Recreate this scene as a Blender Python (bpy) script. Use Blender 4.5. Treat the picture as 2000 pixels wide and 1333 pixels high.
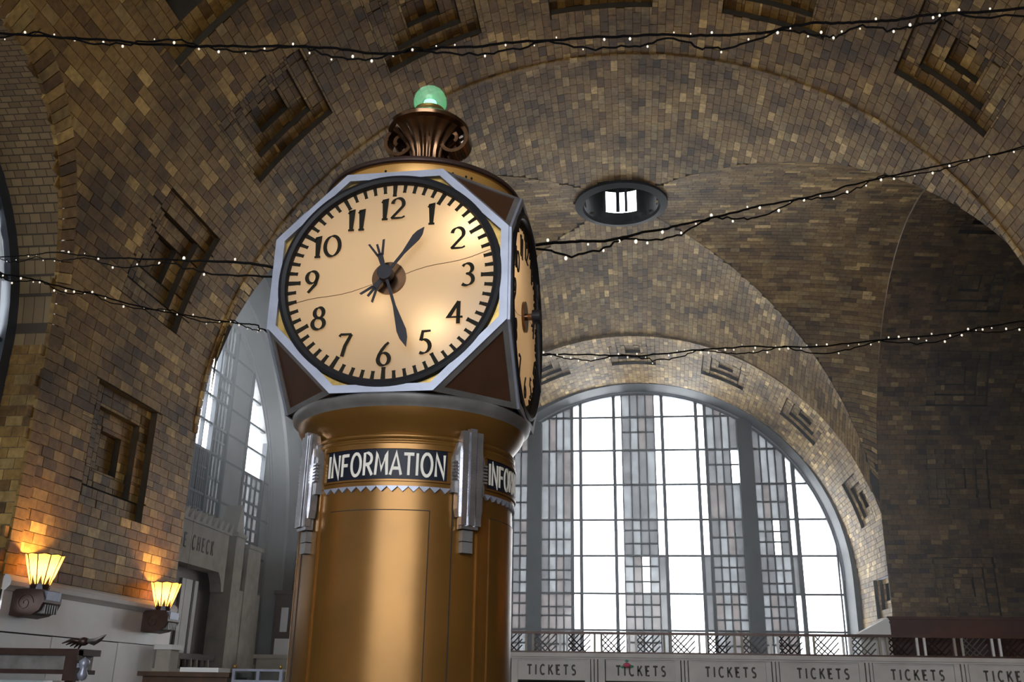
import bpy, math, random
import numpy as np
from mathutils import Matrix, Vector

random.seed(7)
rng = np.random.default_rng(7)
SC = bpy.context.scene
COL = SC.collection
for o in list(bpy.data.objects):
    bpy.data.objects.remove(o)

# ------------------------------------------------------------------ camera
FPX = 1856.0
PITCH, YAW, ROLL = math.radians(20.1), math.radians(7.2), math.radians(1.0)
EYE = np.array([0.0, 0.0, 1.7])
FW = np.array([-math.sin(YAW) * math.cos(PITCH), math.cos(YAW) * math.cos(PITCH), math.sin(PITCH)])
_r = np.cross(FW, [0, 0, 1.0]); _r /= np.linalg.norm(_r)
_u = np.cross(_r, FW)
RT = math.cos(ROLL) * _r + math.sin(ROLL) * _u
UP = -math.sin(ROLL) * _r + math.cos(ROLL) * _u
cam = bpy.data.cameras.new('camera')
cam.sensor_width = 36.0
cam.lens = 36.0 * FPX / 2000.0
cam.clip_start, cam.clip_end = 0.05, 400
co = bpy.data.objects.new('camera', cam)
COL.objects.link(co)
co.matrix_world = Matrix(((RT[0], UP[0], -FW[0], EYE[0]), (RT[1], UP[1], -FW[1], EYE[1]),
                          (RT[2], UP[2], -FW[2], EYE[2]), (0, 0, 0, 1)))
SC.camera = co

# ------------------------------------------------------------------ sky, exposure
SKY = 9.5
w = bpy.data.worlds.new('overcast_sky')
SC.world = w
w.use_nodes = True
bg = w.node_tree.nodes['Background']
bg.inputs[0].default_value = (0.93, 0.97, 1.0, 1)
bg.inputs[1].default_value = SKY
SC.view_settings.view_transform = 'Standard'
SC.view_settings.look = 'None'
SC.view_settings.gamma = 1.0
SC.view_settings.use_curve_mapping = False
SC.view_settings.exposure = 0.0
SC.cycles.max_bounces = 8
SC.cycles.diffuse_bounces = 5
SC.cycles.glossy_bounces = 3
SC.cycles.transmission_bounces = 4
SC.cycles.transparent_max_bounces = 12
SC.cycles.sample_clamp_indirect = 6.0
SC.cycles.caustics_reflective = False
SC.cycles.caustics_refractive = False
SC.cycles.use_denoising = True


def portal(name, loc, direction, sx, sy):
    """daylight sampling portal lying in a window opening"""
    l = bpy.data.lights.new(name, 'AREA')
    l.shape = 'RECTANGLE'; l.size = sx; l.size_y = sy
    l.cycles.is_portal = True
    o = bpy.data.objects.new(name, l)
    COL.objects.link(o)
    o.location = loc
    o.rotation_euler = Vector(direction).to_track_quat('-Z', 'Y').to_euler()
    return o


portal('daylight_end_window', (0.5, 45.7, 9.0), (0, -1, 0), 18.4, 13.4)
portal('daylight_left_window', (-14.9, 30, 8.5), (1, 0, 0), 13.0, 16.4)
portal('daylight_added_window', (0, -16.4, 9.0), (0, 1, 0), 16.4, 13.0)
portal('daylight_lantern', (0, 31.8, 18.55), (0, -1, -0.2), 1.4, 1.0)
for yy in (10.72, -4.6):
    for sx in (-1,):
        portal('daylight_side_window', (sx * 11.2, yy, 7.2), (-sx, 0, 0), 8.0, 7.6)

# ------------------------------------------------------------------ projection helpers (for picking the largest bricks)
def ray(x, y):
    return FW * FPX + RT * (x - 1000) + UP * (666.5 - y)
def proj(P):
    d = np.asarray(P, float) - EYE
    z = d @ FW
    return np.stack([1000 + FPX * (d @ RT) / z, 666.5 - FPX * (d @ UP) / z], -1), z
def onY(x, y, Y):
    r = ray(x, y); return EYE + r * (Y / r[1])
def onX(x, y, X):
    r = ray(x, y); return EYE + r * (X / r[0])

# ------------------------------------------------------------------ materials
def mat(name, col, rough=0.6, metal=0.0, noise=0.0, scale=8.0, bump=0.0, spec=0.5, col2=None, emit=None, estr=0.0):
    m = bpy.data.materials.new(name)
    m.use_nodes = True
    nt = m.node_tree
    b = nt.nodes['Principled BSDF']
    b.inputs['Roughness'].default_value = rough
    b.inputs['Metallic'].default_value = metal
    b.inputs['Specular IOR Level'].default_value = spec
    b.inputs['Base Color'].default_value = (*col, 1)
    if noise or col2 or bump:
        tc = nt.nodes.new('ShaderNodeTexCoord')
        nz = nt.nodes.new('ShaderNodeTexNoise')
        nz.inputs['Scale'].default_value = scale
        nz.inputs['Detail'].default_value = 5
        nt.links.new(tc.outputs['Object'], nz.inputs['Vector'])
        rp = nt.nodes.new('ShaderNodeValToRGB')
        c2 = col2 or tuple(c * (1 - noise) for c in col)
        rp.color_ramp.elements[0].position = 0.32
        rp.color_ramp.elements[1].position = 0.68
        rp.color_ramp.elements[0].color = (*c2, 1)
        rp.color_ramp.elements[1].color = (*col, 1)
        nt.links.new(nz.outputs['Fac'], rp.inputs['Fac'])
        nt.links.new(rp.outputs['Color'], b.inputs['Base Color'])
        if bump:
            bp = nt.nodes.new('ShaderNodeBump')
            bp.inputs['Strength'].default_value = bump
            bp.inputs['Distance'].default_value = 0.02
            nt.links.new(nz.outputs['Fac'], bp.inputs['Height'])
            nt.links.new(bp.outputs['Normal'], b.inputs['Normal'])
    if emit:
        b.inputs['Emission Color'].default_value = (*emit, 1)
        b.inputs['Emission Strength'].default_value = estr
    return m


def tile_mat(name, per_object, gain=1.0, tint=(1, 1, 1)):
    """glazed vault tile: one tone per tile, soot patches over many tiles"""
    m = bpy.data.materials.new(name)
    m.use_nodes = True
    nt = m.node_tree
    b = nt.nodes['Principled BSDF']
    if per_object:
        inf = nt.nodes.new('ShaderNodeObjectInfo'); rnd = inf.outputs['Random']
    else:
        g = nt.nodes.new('ShaderNodeNewGeometry'); rnd = g.outputs['Random Per Island']
    rp = nt.nodes.new('ShaderNodeValToRGB')
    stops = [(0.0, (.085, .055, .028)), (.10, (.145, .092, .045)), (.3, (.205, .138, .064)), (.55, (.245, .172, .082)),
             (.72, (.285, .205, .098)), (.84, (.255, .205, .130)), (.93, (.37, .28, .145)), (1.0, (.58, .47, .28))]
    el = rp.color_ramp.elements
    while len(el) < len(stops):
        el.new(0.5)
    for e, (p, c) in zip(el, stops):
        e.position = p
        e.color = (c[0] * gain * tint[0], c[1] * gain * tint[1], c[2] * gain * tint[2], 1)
    nt.links.new(rnd, rp.inputs['Fac'])
    geo = nt.nodes.new('ShaderNodeNewGeometry')
    nz = nt.nodes.new('ShaderNodeTexNoise')
    nz.inputs['Scale'].default_value = 0.55; nz.inputs['Detail'].default_value = 6; nz.inputs['Roughness'].default_value = .62
    nt.links.new(geo.outputs['Position'], nz.inputs['Vector'])
    r2 = nt.nodes.new('ShaderNodeValToRGB')
    r2.color_ramp.elements[0].position = .36; r2.color_ramp.elements[0].color = (.42, .39, .36, 1)
    r2.color_ramp.elements[1].position = .56; r2.color_ramp.elements[1].color = (1, 1, 1, 1)
    nt.links.new(nz.outputs['Fac'], r2.inputs['Fac'])
    n3 = nt.nodes.new('ShaderNodeTexNoise')
    n3.inputs['Scale'].default_value = 9; n3.inputs['Detail'].default_value = 4
    nt.links.new(geo.outputs['Position'], n3.inputs['Vector'])
    r3 = nt.nodes.new('ShaderNodeValToRGB')
    r3.color_ramp.elements[0].position = .3; r3.color_ramp.elements[0].color = (.68, .66, .62, 1)
    r3.color_ramp.elements[1].position = .65; r3.color_ramp.elements[1].color = (1.1, 1.08, 1.05, 1)
    nt.links.new(n3.outputs['Fac'], r3.inputs['Fac'])
    mx = nt.nodes.new('ShaderNodeMixRGB'); mx.blend_type = 'MULTIPLY'; mx.inputs[0].default_value = 1
    my = nt.nodes.new('ShaderNodeMixRGB'); my.blend_type = 'MULTIPLY'; my.inputs[0].default_value = 1
    nt.links.new(rp.outputs['Color'], mx.inputs[1]); nt.links.new(r2.outputs['Color'], mx.inputs[2])
    nt.links.new(mx.outputs['Color'], my.inputs[1]); nt.links.new(r3.outputs['Color'], my.inputs[2])
    nt.links.new(my.outputs['Color'], b.inputs['Base Color'])
    bp = nt.nodes.new('ShaderNodeBump'); bp.inputs['Strength'].default_value = .35; bp.inputs['Distance'].default_value = .02
    nt.links.new(n3.outputs['Fac'], bp.inputs['Height']); nt.links.new(bp.outputs['Normal'], b.inputs['Normal'])
    b.inputs['Roughness'].default_value = .58
    b.inputs['Specular IOR Level'].default_value = .35
    return m


def brick_texture_mat(name):
    m = bpy.data.materials.new(name); m.use_nodes = True
    nt = m.node_tree; b = nt.nodes['Principled BSDF']
    tc = nt.nodes.new('ShaderNodeTexCoord')
    br = nt.nodes.new('ShaderNodeTexBrick')
    br.inputs['Scale'].default_value = 2.5
    br.inputs['Color1'].default_value = (.24, .165, .08, 1); br.inputs['Color2'].default_value = (.15, .10, .05, 1)
    br.inputs['Mortar'].default_value = (.05, .035, .02, 1)
    nt.links.new(tc.outputs['Object'], br.inputs['Vector'])
    nt.links.new(br.outputs['Color'], b.inputs['Base Color'])
    b.inputs['Roughness'].default_value = .7
    return m


def glass_mat(name, tcol, kind='clear', albedo=.05, acol=(1, 1, 1)):
    m = bpy.data.materials.new(name); m.use_nodes = True
    nt = m.node_tree
    for n in list(nt.nodes):
        if n.type != 'OUTPUT_MATERIAL':
            nt.nodes.remove(n)
    out = [n for n in nt.nodes if n.type == 'OUTPUT_MATERIAL'][0]
    gl = nt.nodes.new('ShaderNodeBsdfGlossy'); gl.inputs['Roughness'].default_value = .08
    mx = nt.nodes.new('ShaderNodeMixShader')
    if kind == 'clear':
        tr = nt.nodes.new('ShaderNodeBsdfTransparent'); tr.inputs['Color'].default_value = (*tcol, 1)
        mx.inputs[0].default_value = .05
        nt.links.new(tr.outputs[0], mx.inputs[1])
    else:
        tl = nt.nodes.new('ShaderNodeBsdfTranslucent')
        tc = nt.nodes.new('ShaderNodeTexCoord'); nz = nt.nodes.new('ShaderNodeTexNoise')
        nz.inputs['Scale'].default_value = 2.0; nz.inputs['Detail'].default_value = 5
        nt.links.new(tc.outputs['Object'], nz.inputs['Vector'])
        rp = nt.nodes.new('ShaderNodeValToRGB')
        rp.color_ramp.elements[0].position = .3; rp.color_ramp.elements[1].position = .7
        rp.color_ramp.elements[0].color = (*(a * albedo * .55 for a in acol), 1)
        rp.color_ramp.elements[1].color = (*(a * albedo for a in acol), 1)
        nt.links.new(nz.outputs['Fac'], rp.inputs['Fac']); nt.links.new(rp.outputs['Color'], tl.inputs['Color'])
        mx.inputs[0].default_value = .04
        nt.links.new(tl.outputs[0], mx.inputs[1])
    nt.links.new(gl.outputs[0], mx.inputs[2])
    nt.links.new(mx.outputs[0], out.inputs['Surface'])
    return m


def shade_mat(name, diff, trans, fac, rough_gloss=.15, gloss=.06):
    m = bpy.data.materials.new(name); m.use_nodes = True
    nt = m.node_tree
    for n in list(nt.nodes):
        if n.type != 'OUTPUT_MATERIAL':
            nt.nodes.remove(n)
    out = [n for n in nt.nodes if n.type == 'OUTPUT_MATERIAL'][0]
    d = nt.nodes.new('ShaderNodeBsdfDiffuse'); d.inputs['Color'].default_value = (*diff, 1)
    t = nt.nodes.new('ShaderNodeBsdfTranslucent'); t.inputs['Color'].default_value = (*trans, 1)
    mx = nt.nodes.new('ShaderNodeMixShader'); mx.inputs[0].default_value = fac
    nt.links.new(d.outputs[0], mx.inputs[1]); nt.links.new(t.outputs[0], mx.inputs[2])
    g = nt.nodes.new('ShaderNodeBsdfGlossy'); g.inputs['Roughness'].default_value = rough_gloss
    m2 = nt.nodes.new('ShaderNodeMixShader'); m2.inputs[0].default_value = gloss
    nt.links.new(mx.outputs[0], m2.inputs[1]); nt.links.new(g.outputs[0], m2.inputs[2])
    nt.links.new(m2.outputs[0], out.inputs['Surface'])
    return m


M = {}
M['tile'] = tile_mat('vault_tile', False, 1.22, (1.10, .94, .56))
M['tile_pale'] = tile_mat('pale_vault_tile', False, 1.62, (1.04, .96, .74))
M['tile_shaded'] = tile_mat('shaded_arm_tile', False, .86, (1.08, .93, .68))  # vault tile in a darker colour, standing in for the arm's shade
M['tile_shaded_one'] = tile_mat('shaded_arm_tile_single', True, .86, (1.08, .93, .68))
M['tile_one'] = tile_mat('vault_tile_single', True, 1.22, (1.10, .94, .56))
M['mortar_shade'] = mat('mortar_and_riser_shade', (.045, .032, .018), .9, noise=.4, scale=3)  # joint colour, kept very dark so the coffer risers look shadowed
M['brick_far'] = brick_texture_mat('brick_pattern')
M['stone'] = mat('pale_limestone', (.46, .42, .36), .75, noise=.25, scale=2.5, bump=.15)
M['marble'] = mat('grey_marble', (.80, .79, .80), .35, noise=.14, scale=1.2)
M['dark_line'] = mat('dark_joint', (.02, .018, .016), .8)
M['plaster'] = mat('grey_plaster', (.36, .36, .37), .7, noise=.2, scale=1.2)
M['ring_stone'] = mat('grey_reveal', (.105, .11, .12), .6, noise=.2, scale=1.5)
M['steel'] = mat('blue_grey_steel', (.055, .064, .080), .45, metal=.2, noise=.2, scale=2)
M['bronze'] = mat('dark_bronze', (.075, .045, .038), .4, metal=.5, noise=.3, scale=6)
M['floor'] = mat('terrazzo', (.30, .25, .20), .45, noise=.3, scale=1.3)
M['gold'] = mat('gold_bronze_paint', (.235, .112, .025), .30, metal=.55, noise=.22, scale=3.5, bump=.03)
M['bracket'] = mat('polished_bracket_metal', (.60, .60, .64), .27, metal=.85, noise=.3, scale=14)
M['gold_bright'] = mat('bright_gold_paint', (.55, .29, .075), .36, metal=.4, noise=.2, scale=5)
M['gold_dark'] = mat('brown_bronze_paint', (.20, .095, .03), .38, metal=.5, noise=.25, scale=5)
M['chrome'] = mat('dull_chrome', (.34, .365, .46), .36, metal=.35, noise=.18, scale=9)
M['grey_metal'] = mat('tarnished_grey_metal', (.30, .29, .29), .4, metal=.5, noise=.4, scale=7)
M['brown_panel'] = mat('brown_enamel', (.085, .036, .018), .5, metal=.2, noise=.25, scale=6)
M['brass'] = mat('old_brass', (.50, .33, .10), .35, metal=.8, noise=.5, scale=18)
M['black'] = mat('black_enamel', (.010, .010, .013), .5, spec=.25)
M['ink'] = mat('dark_numeral_paint', (.012, .009, .004), .6, spec=.15)
M['hand'] = mat('blued_steel_hand', (.014, .013, .020), .45, metal=.1, spec=.3)
M['copper'] = mat('polished_copper_bronze', (.22, .12, .065), .22, metal=.9, noise=.45, scale=10)
M['navy'] = mat('black_blue_sign', (.008, .010, .020), .4, spec=.2)
M['letter'] = mat('cream_letter', (.78, .74, .66), .5)
M['dial'] = shade_mat('opal_dial_glass', (.66, .52, .36), (1.0, .78, .53), .60, gloss=.03)
M['shade'] = shade_mat('amber_shade_glass', (.6, .40, .18), (.60, .38, .14), .55, gloss=.03)
M['wood'] = mat('brown_wood', (.10, .052, .03), .45, noise=.4, scale=5)
M['redwood'] = mat('dark_red_wood', (.055, .020, .018), .5, noise=.3, scale=4)
M['white'] = mat('white_stone', (.85, .85, .84), .5, noise=.06, scale=3)
M['wire'] = mat('black_wire', (.006, .005, .005), .9, spec=.1)
M['bulb'] = mat('led_bulb', (.9, .85, .75), .2, emit=(1, .90, .74), estr=.7)
M['pink'] = mat('pink_reflection', (.75, .12, .22), .6)
M['green_reflection'] = mat('green_reflection', (.04, .30, .16), .6)
M['grey_cut'] = mat('incised_grey', (.10, .095, .09), .8)
M['tickets_stone'] = mat('grey_ticket_stone', (.72, .69, .66), .6, noise=.18, scale=2)
M['pane_clear'] = glass_mat('clear_pane', (.96, .97, .98))
M['pane_dirty'] = glass_mat('dirty_pane', (1, 1, 1), 'dirty', .075, (.92, .96, 1.0))
M['pane_grey'] = glass_mat('grey_pane', (1, 1, 1), 'dirty', .042, (.95, .96, 1.0))
M['pane_pink'] = glass_mat('pinkish_pane', (1, 1, 1), 'dirty', .048, (1.0, .88, .86))
M['case_glass'] = glass_mat('case_glass', (.8, .85, .86))

# ------------------------------------------------------------------ object helpers
def link(o, parent=None):
    COL.objects.link(o)
    if parent is not None:
        o.parent = parent
    return o
def tag(o, label=None, cat=None, group=None, kind=None):
    if label: o['label'] = label
    if cat: o['category'] = cat
    if group: o['group'] = group
    if kind: o['kind'] = kind
    return o
def empty(name, loc=(0, 0, 0), rz=0.0):
    o = bpy.data.objects.new(name, None)
    o.empty_display_size = .2
    o.location = loc; o.rotation_euler = (0, 0, rz)
    return link(o)
def mesh_obj(name, me, parent=None):
    return link(bpy.data.objects.new(name, me), parent)


class MB:
    def __init__(s):
        s.v = []; s.f = []
    def add(s, pts, faces):
        k = len(s.v)
        s.v.extend(tuple(map(float, p)) for p in pts)
        s.f.extend(tuple(i + k for i in f) for f in faces)
        return s
    def quad(s, a, b, c, d):
        return s.add([a, b, c, d], [(0, 1, 2, 3)])
    def box(s, x0, x1, y0, y1, z0, z1, fn=None):
        p = [(x0, y0, z0), (x1, y0, z0), (x1, y1, z0), (x0, y1, z0), (x0, y0, z1), (x1, y0, z1), (x1, y1, z1), (x0, y1, z1)]
        if fn: p = [fn(*q) for q in p]
        return s.add(p, [(0, 3, 2, 1), (4, 5, 6, 7), (0, 1, 5, 4), (1, 2, 6, 5), (2, 3, 7, 6), (3, 0, 4, 7)])
    def prism(s, poly, d0, d1, fn):
        """polygon (a,b) extruded from d0 to d1, fn(a,b,d)->point"""
        n = len(poly)
        p = [fn(a, b, d0) for a, b in poly] + [fn(a, b, d1) for a, b in poly]
        return s.add(p, [tuple(range(n - 1, -1, -1)), tuple(range(n, 2 * n))] + [(i, (i + 1) % n, n + (i + 1) % n, n + i) for i in range(n)])
    def lathe(s, prof, n=64, a0=0.0, a1=2 * math.pi, cx=0, cy=0, flute=None):
        closed = abs(a1 - a0 - 2 * math.pi) < 1e-6
        m = n if closed else n + 1
        pts = []
        for i in range(m):
            a = a0 + (a1 - a0) * i / n
            for j, (r, z) in enumerate(prof):
                rr = flute(r, z, a) if flute else r
                pts.append((cx + rr * math.cos(a), cy + rr * math.sin(a), z))
        k = len(prof); fc = []
        for i in range(n):
            i2 = (i + 1) % m
            for j in range(k - 1):
                fc.append((i * k + j, i2 * k + j, i2 * k + j + 1, i * k + j + 1))
        return s.add(pts, fc)
    def tube(s, pts, r, n=6, cap=True):
        pts = [np.array(p, float) for p in pts]
        k0 = len(s.v); N = len(pts)
        ring = []
        prev = None
        for i, p in enumerate(pts):
            t = pts[min(i + 1, N - 1)] - pts[max(i - 1, 0)]
            t /= (np.linalg.norm(t) + 1e-9)
            a = np.cross(t, [0, 0, 1.0]) if abs(t[2]) < .95 else np.cross(t, [1.0, 0, 0])
            if prev is not None:
                a2 = prev - t * (prev @ t)
                if np.linalg.norm(a2) > 1e-4: a = a2
            a /= np.linalg.norm(a); b = np.cross(t, a); prev = a
            rr = r[i] if hasattr(r, '__len__') else r
            for q in range(n):
                an = 2 * math.pi * q / n
                ring.append(p + a * rr * math.cos(an) + b * rr * math.sin(an))
        fc = []
        for i in range(N - 1):
            for q in range(n):
                q2 = (q + 1) % n
                fc.append((i * n + q, i * n + q2, (i + 1) * n + q2, (i + 1) * n + q))
        if cap:
            fc += [tuple(range(n - 1, -1, -1)), tuple((N - 1) * n + q for q in range(n))]
        return s.add(ring, fc)
    def sphere(s, c, r, nu=16, nv=10, sz=1.0):
        pts = []; fc = []
        for j in range(nv + 1):
            t = math.pi * j / nv
            for i in range(nu):
                a = 2 * math.pi * i / nu
                pts.append((c[0] + r * math.sin(t) * math.cos(a), c[1] + r * math.sin(t) * math.sin(a), c[2] + r * sz * math.cos(t)))
        for j in range(nv):
            for i in range(nu):
                i2 = (i + 1) % nu
                fc.append((j * nu + i, (j + 1) * nu + i, (j + 1) * nu + i2, j * nu + i2))
        return s.add(pts, fc)
    def mesh(s, name, m, smooth=False):
        me = bpy.data.meshes.new(name)
        me.from_pydata(s.v, [], s.f)
        me.materials.append(m)
        if smooth:
            me.polygons.foreach_set('use_smooth', [True] * len(me.polygons))
        me.update()
        return me
    def build(s, name, m, parent=None, smooth=False, kind=None, autosmooth=None):
        me = s.mesh(name, m, smooth)
        o = mesh_obj(name, me, parent)
        if autosmooth:
            try:
                me.set_sharp_from_angle(angle=math.radians(autosmooth))
            except Exception:
                pass
        if kind: o['kind'] = kind
        return o


# ------------------------------------------------------------------ brick collecting
UNIT = MB().add([(-.5, -.5, 0), (.5, -.5, 0), (.5, .5, 0), (-.5, .5, 0), (-.5, -.5, 1), (.5, -.5, 1), (.5, .5, 1), (-.5, .5, 1)],
                [(0, 3, 2, 1), (0, 1, 5, 4), (1, 2, 6, 5), (2, 3, 7, 6), (3, 0, 4, 7)]).mesh('brick', M['tile_one'])

UNIT_B = UNIT.copy(); UNIT_B.materials[0] = M['tile_shaded_one']


def emit_bricks(owner, rects, n_single=300, m='tile', part='brickwork'):
    """rects: (4 room-side corners, outward normal, thickness, rectangular?). Largest in view become bricks, the rest one stuff mesh."""
    if not rects:
        return
    Q = np.array([r[0] for r in rects])
    pp, z = proj(Q.reshape(-1, 3))
    pp = pp.reshape(-1, 4, 2); z = z.reshape(-1, 4)
    x, y = pp[..., 0], pp[..., 1]
    area = .5 * np.abs((x[:, 0] - x[:, 2]) * (y[:, 1] - y[:, 3]) - (x[:, 1] - x[:, 3]) * (y[:, 0] - y[:, 2]))
    ok = (z.min(1) > .5) & (x.min(1) > 4) & (x.max(1) < 1996) & (y.min(1) > 4) & (y.max(1) < 1329)
    ok &= ~((x.max(1) > 530) & (x.min(1) < 1055) & (y.max(1) > 300))
    rect_ok = np.array([r[3] for r in rects])
    area = np.where(ok & rect_ok, area, 0)
    pick = set(np.argsort(-area)[:n_single][area[np.argsort(-area)[:n_single]] > 60].tolist()) if n_single else set()
    stuff = MB()
    for i, (c, nrm, th, _) in enumerate(rects):
        c = np.asarray(c); nrm = np.asarray(nrm)
        if i in pick:
            o = bpy.data.objects.new('brick', UNIT if m == 'tile' else UNIT_B)
            COL.objects.link(o); o.parent = owner
            eu = (c[1] + c[2] - c[0] - c[3]) / 2; ev = (c[2] + c[3] - c[0] - c[1]) / 2
            ce = c.mean(0); nn = nrm * th
            o.matrix_world = Matrix(((eu[0], ev[0], nn[0], ce[0]), (eu[1], ev[1], nn[1], ce[1]), (eu[2], ev[2], nn[2], ce[2]), (0, 0, 0, 1)))
        else:
            k = len(stuff.v)
            b = c + nrm * th
            stuff.v.extend(map(tuple, c)); stuff.v.extend(map(tuple, b))
            stuff.f.extend(((k, k + 3, k + 2, k + 1), (k, k + 1, k + 5, k + 4), (k + 1, k + 2, k + 6, k + 5),
                            (k + 2, k + 3, k + 7, k + 6), (k + 3, k, k + 4, k + 7)))
    if stuff.f:
        stuff.build(part, M[m], owner, kind='stuff')


class Arch:
    """a barrel/band surface. axis: world unit vector along depth u; lat: world unit vector of +x; prof(u)->(cx,a,b,zc); t = arc length from right springing"""
    def __init__(s, axis, lat, prof, org=(0, 0, 0), rm=9.8):
        s.ax = np.array(axis, float); s.la = np.array(lat, float); s.prof = prof; s.o = np.array(org, float); s.rm = rm
        s.T = math.pi * rm
    def P(s, u, t, d=0.0):
        cx, a, b, zc = s.prof(u)
        if t < 0: x, z = cx + a + d, zc + t
        elif t > s.T: x, z = cx - a - d, zc - (t - s.T)
        else:
            th = t / s.rm
            x, z = cx + (a + d) * math.cos(th), zc + (b + d) * math.sin(th)
        return s.o + s.ax * u + s.la * x + np.array([0, 0, z])
    def N(s, u, t):
        if t < 0: return s.la
        if t > s.T: return -s.la
        th = t / s.rm
        v = s.la * math.cos(th) + np.array([0, 0, math.sin(th)])
        return v
    def shell(s, u0, u1, t0, t1, coffers, step=.55, thick=.028, skip=None, riser=None):
        """mortar backing with stepped coffers"""
        us = {u0, u1}; ts = {t0, t1}
        for (cu, ct, lv) in coffers:
            for h, dpt in lv:
                for q in (cu - h, cu + h):
                    if u0 < q < u1: us.add(q)
                for q in (ct - h, ct + h):
                    if t0 < q < t1: ts.add(q)
        def fill(vals, st):
            v = sorted(vals); out = [v[0]]
            for a, b in zip(v, v[1:]):
                n = max(1, math.ceil((b - a) / st))
                out += [a + (b - a) * i / n for i in range(1, n + 1)]
            return out
        us = fill(us, 1.1 if not skip else .35); ts = fill(ts, step if not skip else .35)
        lev = s.level(coffers)
        mb = MB()
        L = [[lev((us[i] + us[i + 1]) / 2, (ts[j] + ts[j + 1]) / 2) for j in range(len(ts) - 1)] for i in range(len(us) - 1)]
        for i in range(len(us) - 1):
            for j in range(len(ts) - 1):
                d = L[i][j]
                if skip and skip(s.P((us[i] + us[i + 1]) / 2, (ts[j] + ts[j + 1]) / 2)): continue
                mb.quad(s.P(us[i], ts[j], d + thick), s.P(us[i + 1], ts[j], d + thick), s.P(us[i + 1], ts[j + 1], d + thick), s.P(us[i], ts[j + 1], d + thick))
                if i + 1 < len(us) - 1 and L[i + 1][j] != d:
                    e = L[i + 1][j]; lo, hi = min(d, e), max(d, e)
                    mb.quad(s.P(us[i + 1], ts[j], lo), s.P(us[i + 1], ts[j + 1], lo), s.P(us[i + 1], ts[j + 1], hi + thick), s.P(us[i + 1], ts[j], hi + thick))
                if j + 1 < len(ts) - 1 and L[i][j + 1] != d:
                    e = L[i][j + 1]; lo, hi = min(d, e), max(d, e)
                    mb.quad(s.P(us[i], ts[j + 1], lo), s.P(us[i + 1], ts[j + 1], lo), s.P(us[i + 1], ts[j + 1], hi + thick), s.P(us[i], ts[j + 1], hi + thick))
        return mb
    @staticmethod
    def level(coffers):
        def f(u, t):
            d = 0.0
            for (cu, ct, lv) in coffers:
                m = max(abs(u - cu), abs(t - ct))
                for h, dpt in lv:
                    if m < h: d = dpt
            return d
        return f
    def bricks(s, u0, u1, t0, t1, coffers, bl=.40, bh=.20, gap=.011, skip=None, thick=.032):
        lev = s.level(coffers); out = []
        nt = max(1, round((t1 - t0) / bh)); bh = (t1 - t0) / nt
        for j in range(nt):
            ta, tb = t0 + j * bh, t0 + (j + 1) * bh
            u = u0 - bl * random.random() * .2 - (bl / 2 if j % 2 else 0)
            while u < u1:
                ln = bl * random.uniform(.8, 1.2)
                ua, ub = max(u, u0), min(u + ln, u1)
                u += ln
                if ub - ua < .06: continue
                pieces = [(ua, ub, ta, tb)]
                for (cu, ct, lv) in coffers:
                    H = lv[0][0]
                    if ub < cu - H or ua > cu + H or tb < ct - H or ta > ct + H: continue
                    cu_ = [q for h, _ in lv for q in (cu - h, cu + h) if ua < q < ub]
                    ct_ = [q for h, _ in lv for q in (ct - h, ct + h) if ta < q < tb]
                    U = [ua] + sorted(cu_) + [ub]; T = [ta] + sorted(ct_) + [tb]
                    pieces = [(U[a], U[a + 1], T[b], T[b + 1]) for a in range(len(U) - 1) for b in range(len(T) - 1)]
                for (a, b, c, e) in pieces:
                    if b - a < .05 or e - c < .04: continue
                    um, tm = (a + b) / 2, (c + e) / 2
                    if skip and skip(s.P(um, tm)): continue
                    d = lev(um, tm) + random.uniform(-.006, .006)
                    g = gap / 2
                    q = [s.P(a + g, c + g, d), s.P(b - g, c + g, d), s.P(b - g, e - g, d), s.P(a + g, e - g, d)]
                    out.append((q, s.N(um, tm), thick, True))
        return out


def coffer(cu, ct, half, dep=.14):
    return (cu, ct, [(half, dep), (half * .66, 2 * dep), (half * .33, 3 * dep)])


# ================================================================== THE HALL (near barrel, axis +Y)
RH, ZH, XH = 9.95, 7.25, -.2
XL, XR = XH - RH, XH + RH
hall = Arch((0, 1, 0), (1, 0, 0), lambda u: (XH, RH, RH, ZH), rm=RH)
T = hall.T
Y_NEAR = 20.85
rad = math.radians
WIN_Y = (10.72, -4.6)
WR = 4.0


def in_side_arch(p):
    if p[0] > 0: return False
    for yc in WIN_Y:
        d = abs(p[1] - yc)
        if d < WR and p[2] < ZH + math.sqrt(WR * WR - d * d) and abs(p[0]) > 7.5:
            return p[2] > 2.9
    return False
def in_side_arch_wide(p):
    if p[0] > 0: return False
    for yc in WIN_Y:
        d = abs(p[1] - yc); w2 = WR + .17
        if d < w2 and p[2] < ZH + math.sqrt(w2 * w2 - d * d) and abs(p[0]) > 7.3:
            return p[2] > 2.9
    return False


hall_coffers = [coffer(17.7, rad(a) * RH, 1.22) for a in (43.1, 67.3, 90.9, 115.0, 138.9, 162.5, 19.0)]
hall_coffers += [(13.0, rad(136.9) * RH, [(1.5, .16), (.92, 1.3)]), (13.0, rad(44.5) * RH, [(1.5, .16), (.92, 1.3)])]
wl_coffer = coffer(17.72, T + (ZH - 6.02), 1.2)
wr_coffer = coffer(17.72, -(ZH - 6.02), 1.2)

ceiling = tag(hall.shell(3.0, Y_NEAR, 0, T, hall_coffers, skip=in_side_arch_wide).build('ceiling', M['mortar_shade']),
              'tall barrel and groin vault of brown glazed tile with stepped square coffers', kind='structure')
rest = hall.shell(-16, 3.0, 0, T, [], skip=in_side_arch_wide).build('vault_backing', M['brick_far'], ceiling)
bricks_ceiling = hall.bricks(8.2, Y_NEAR, 0, T, hall_coffers, skip=in_side_arch)
# soldier course along the great arch edge
for i in range(int(T / .19)):
    pass

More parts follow.
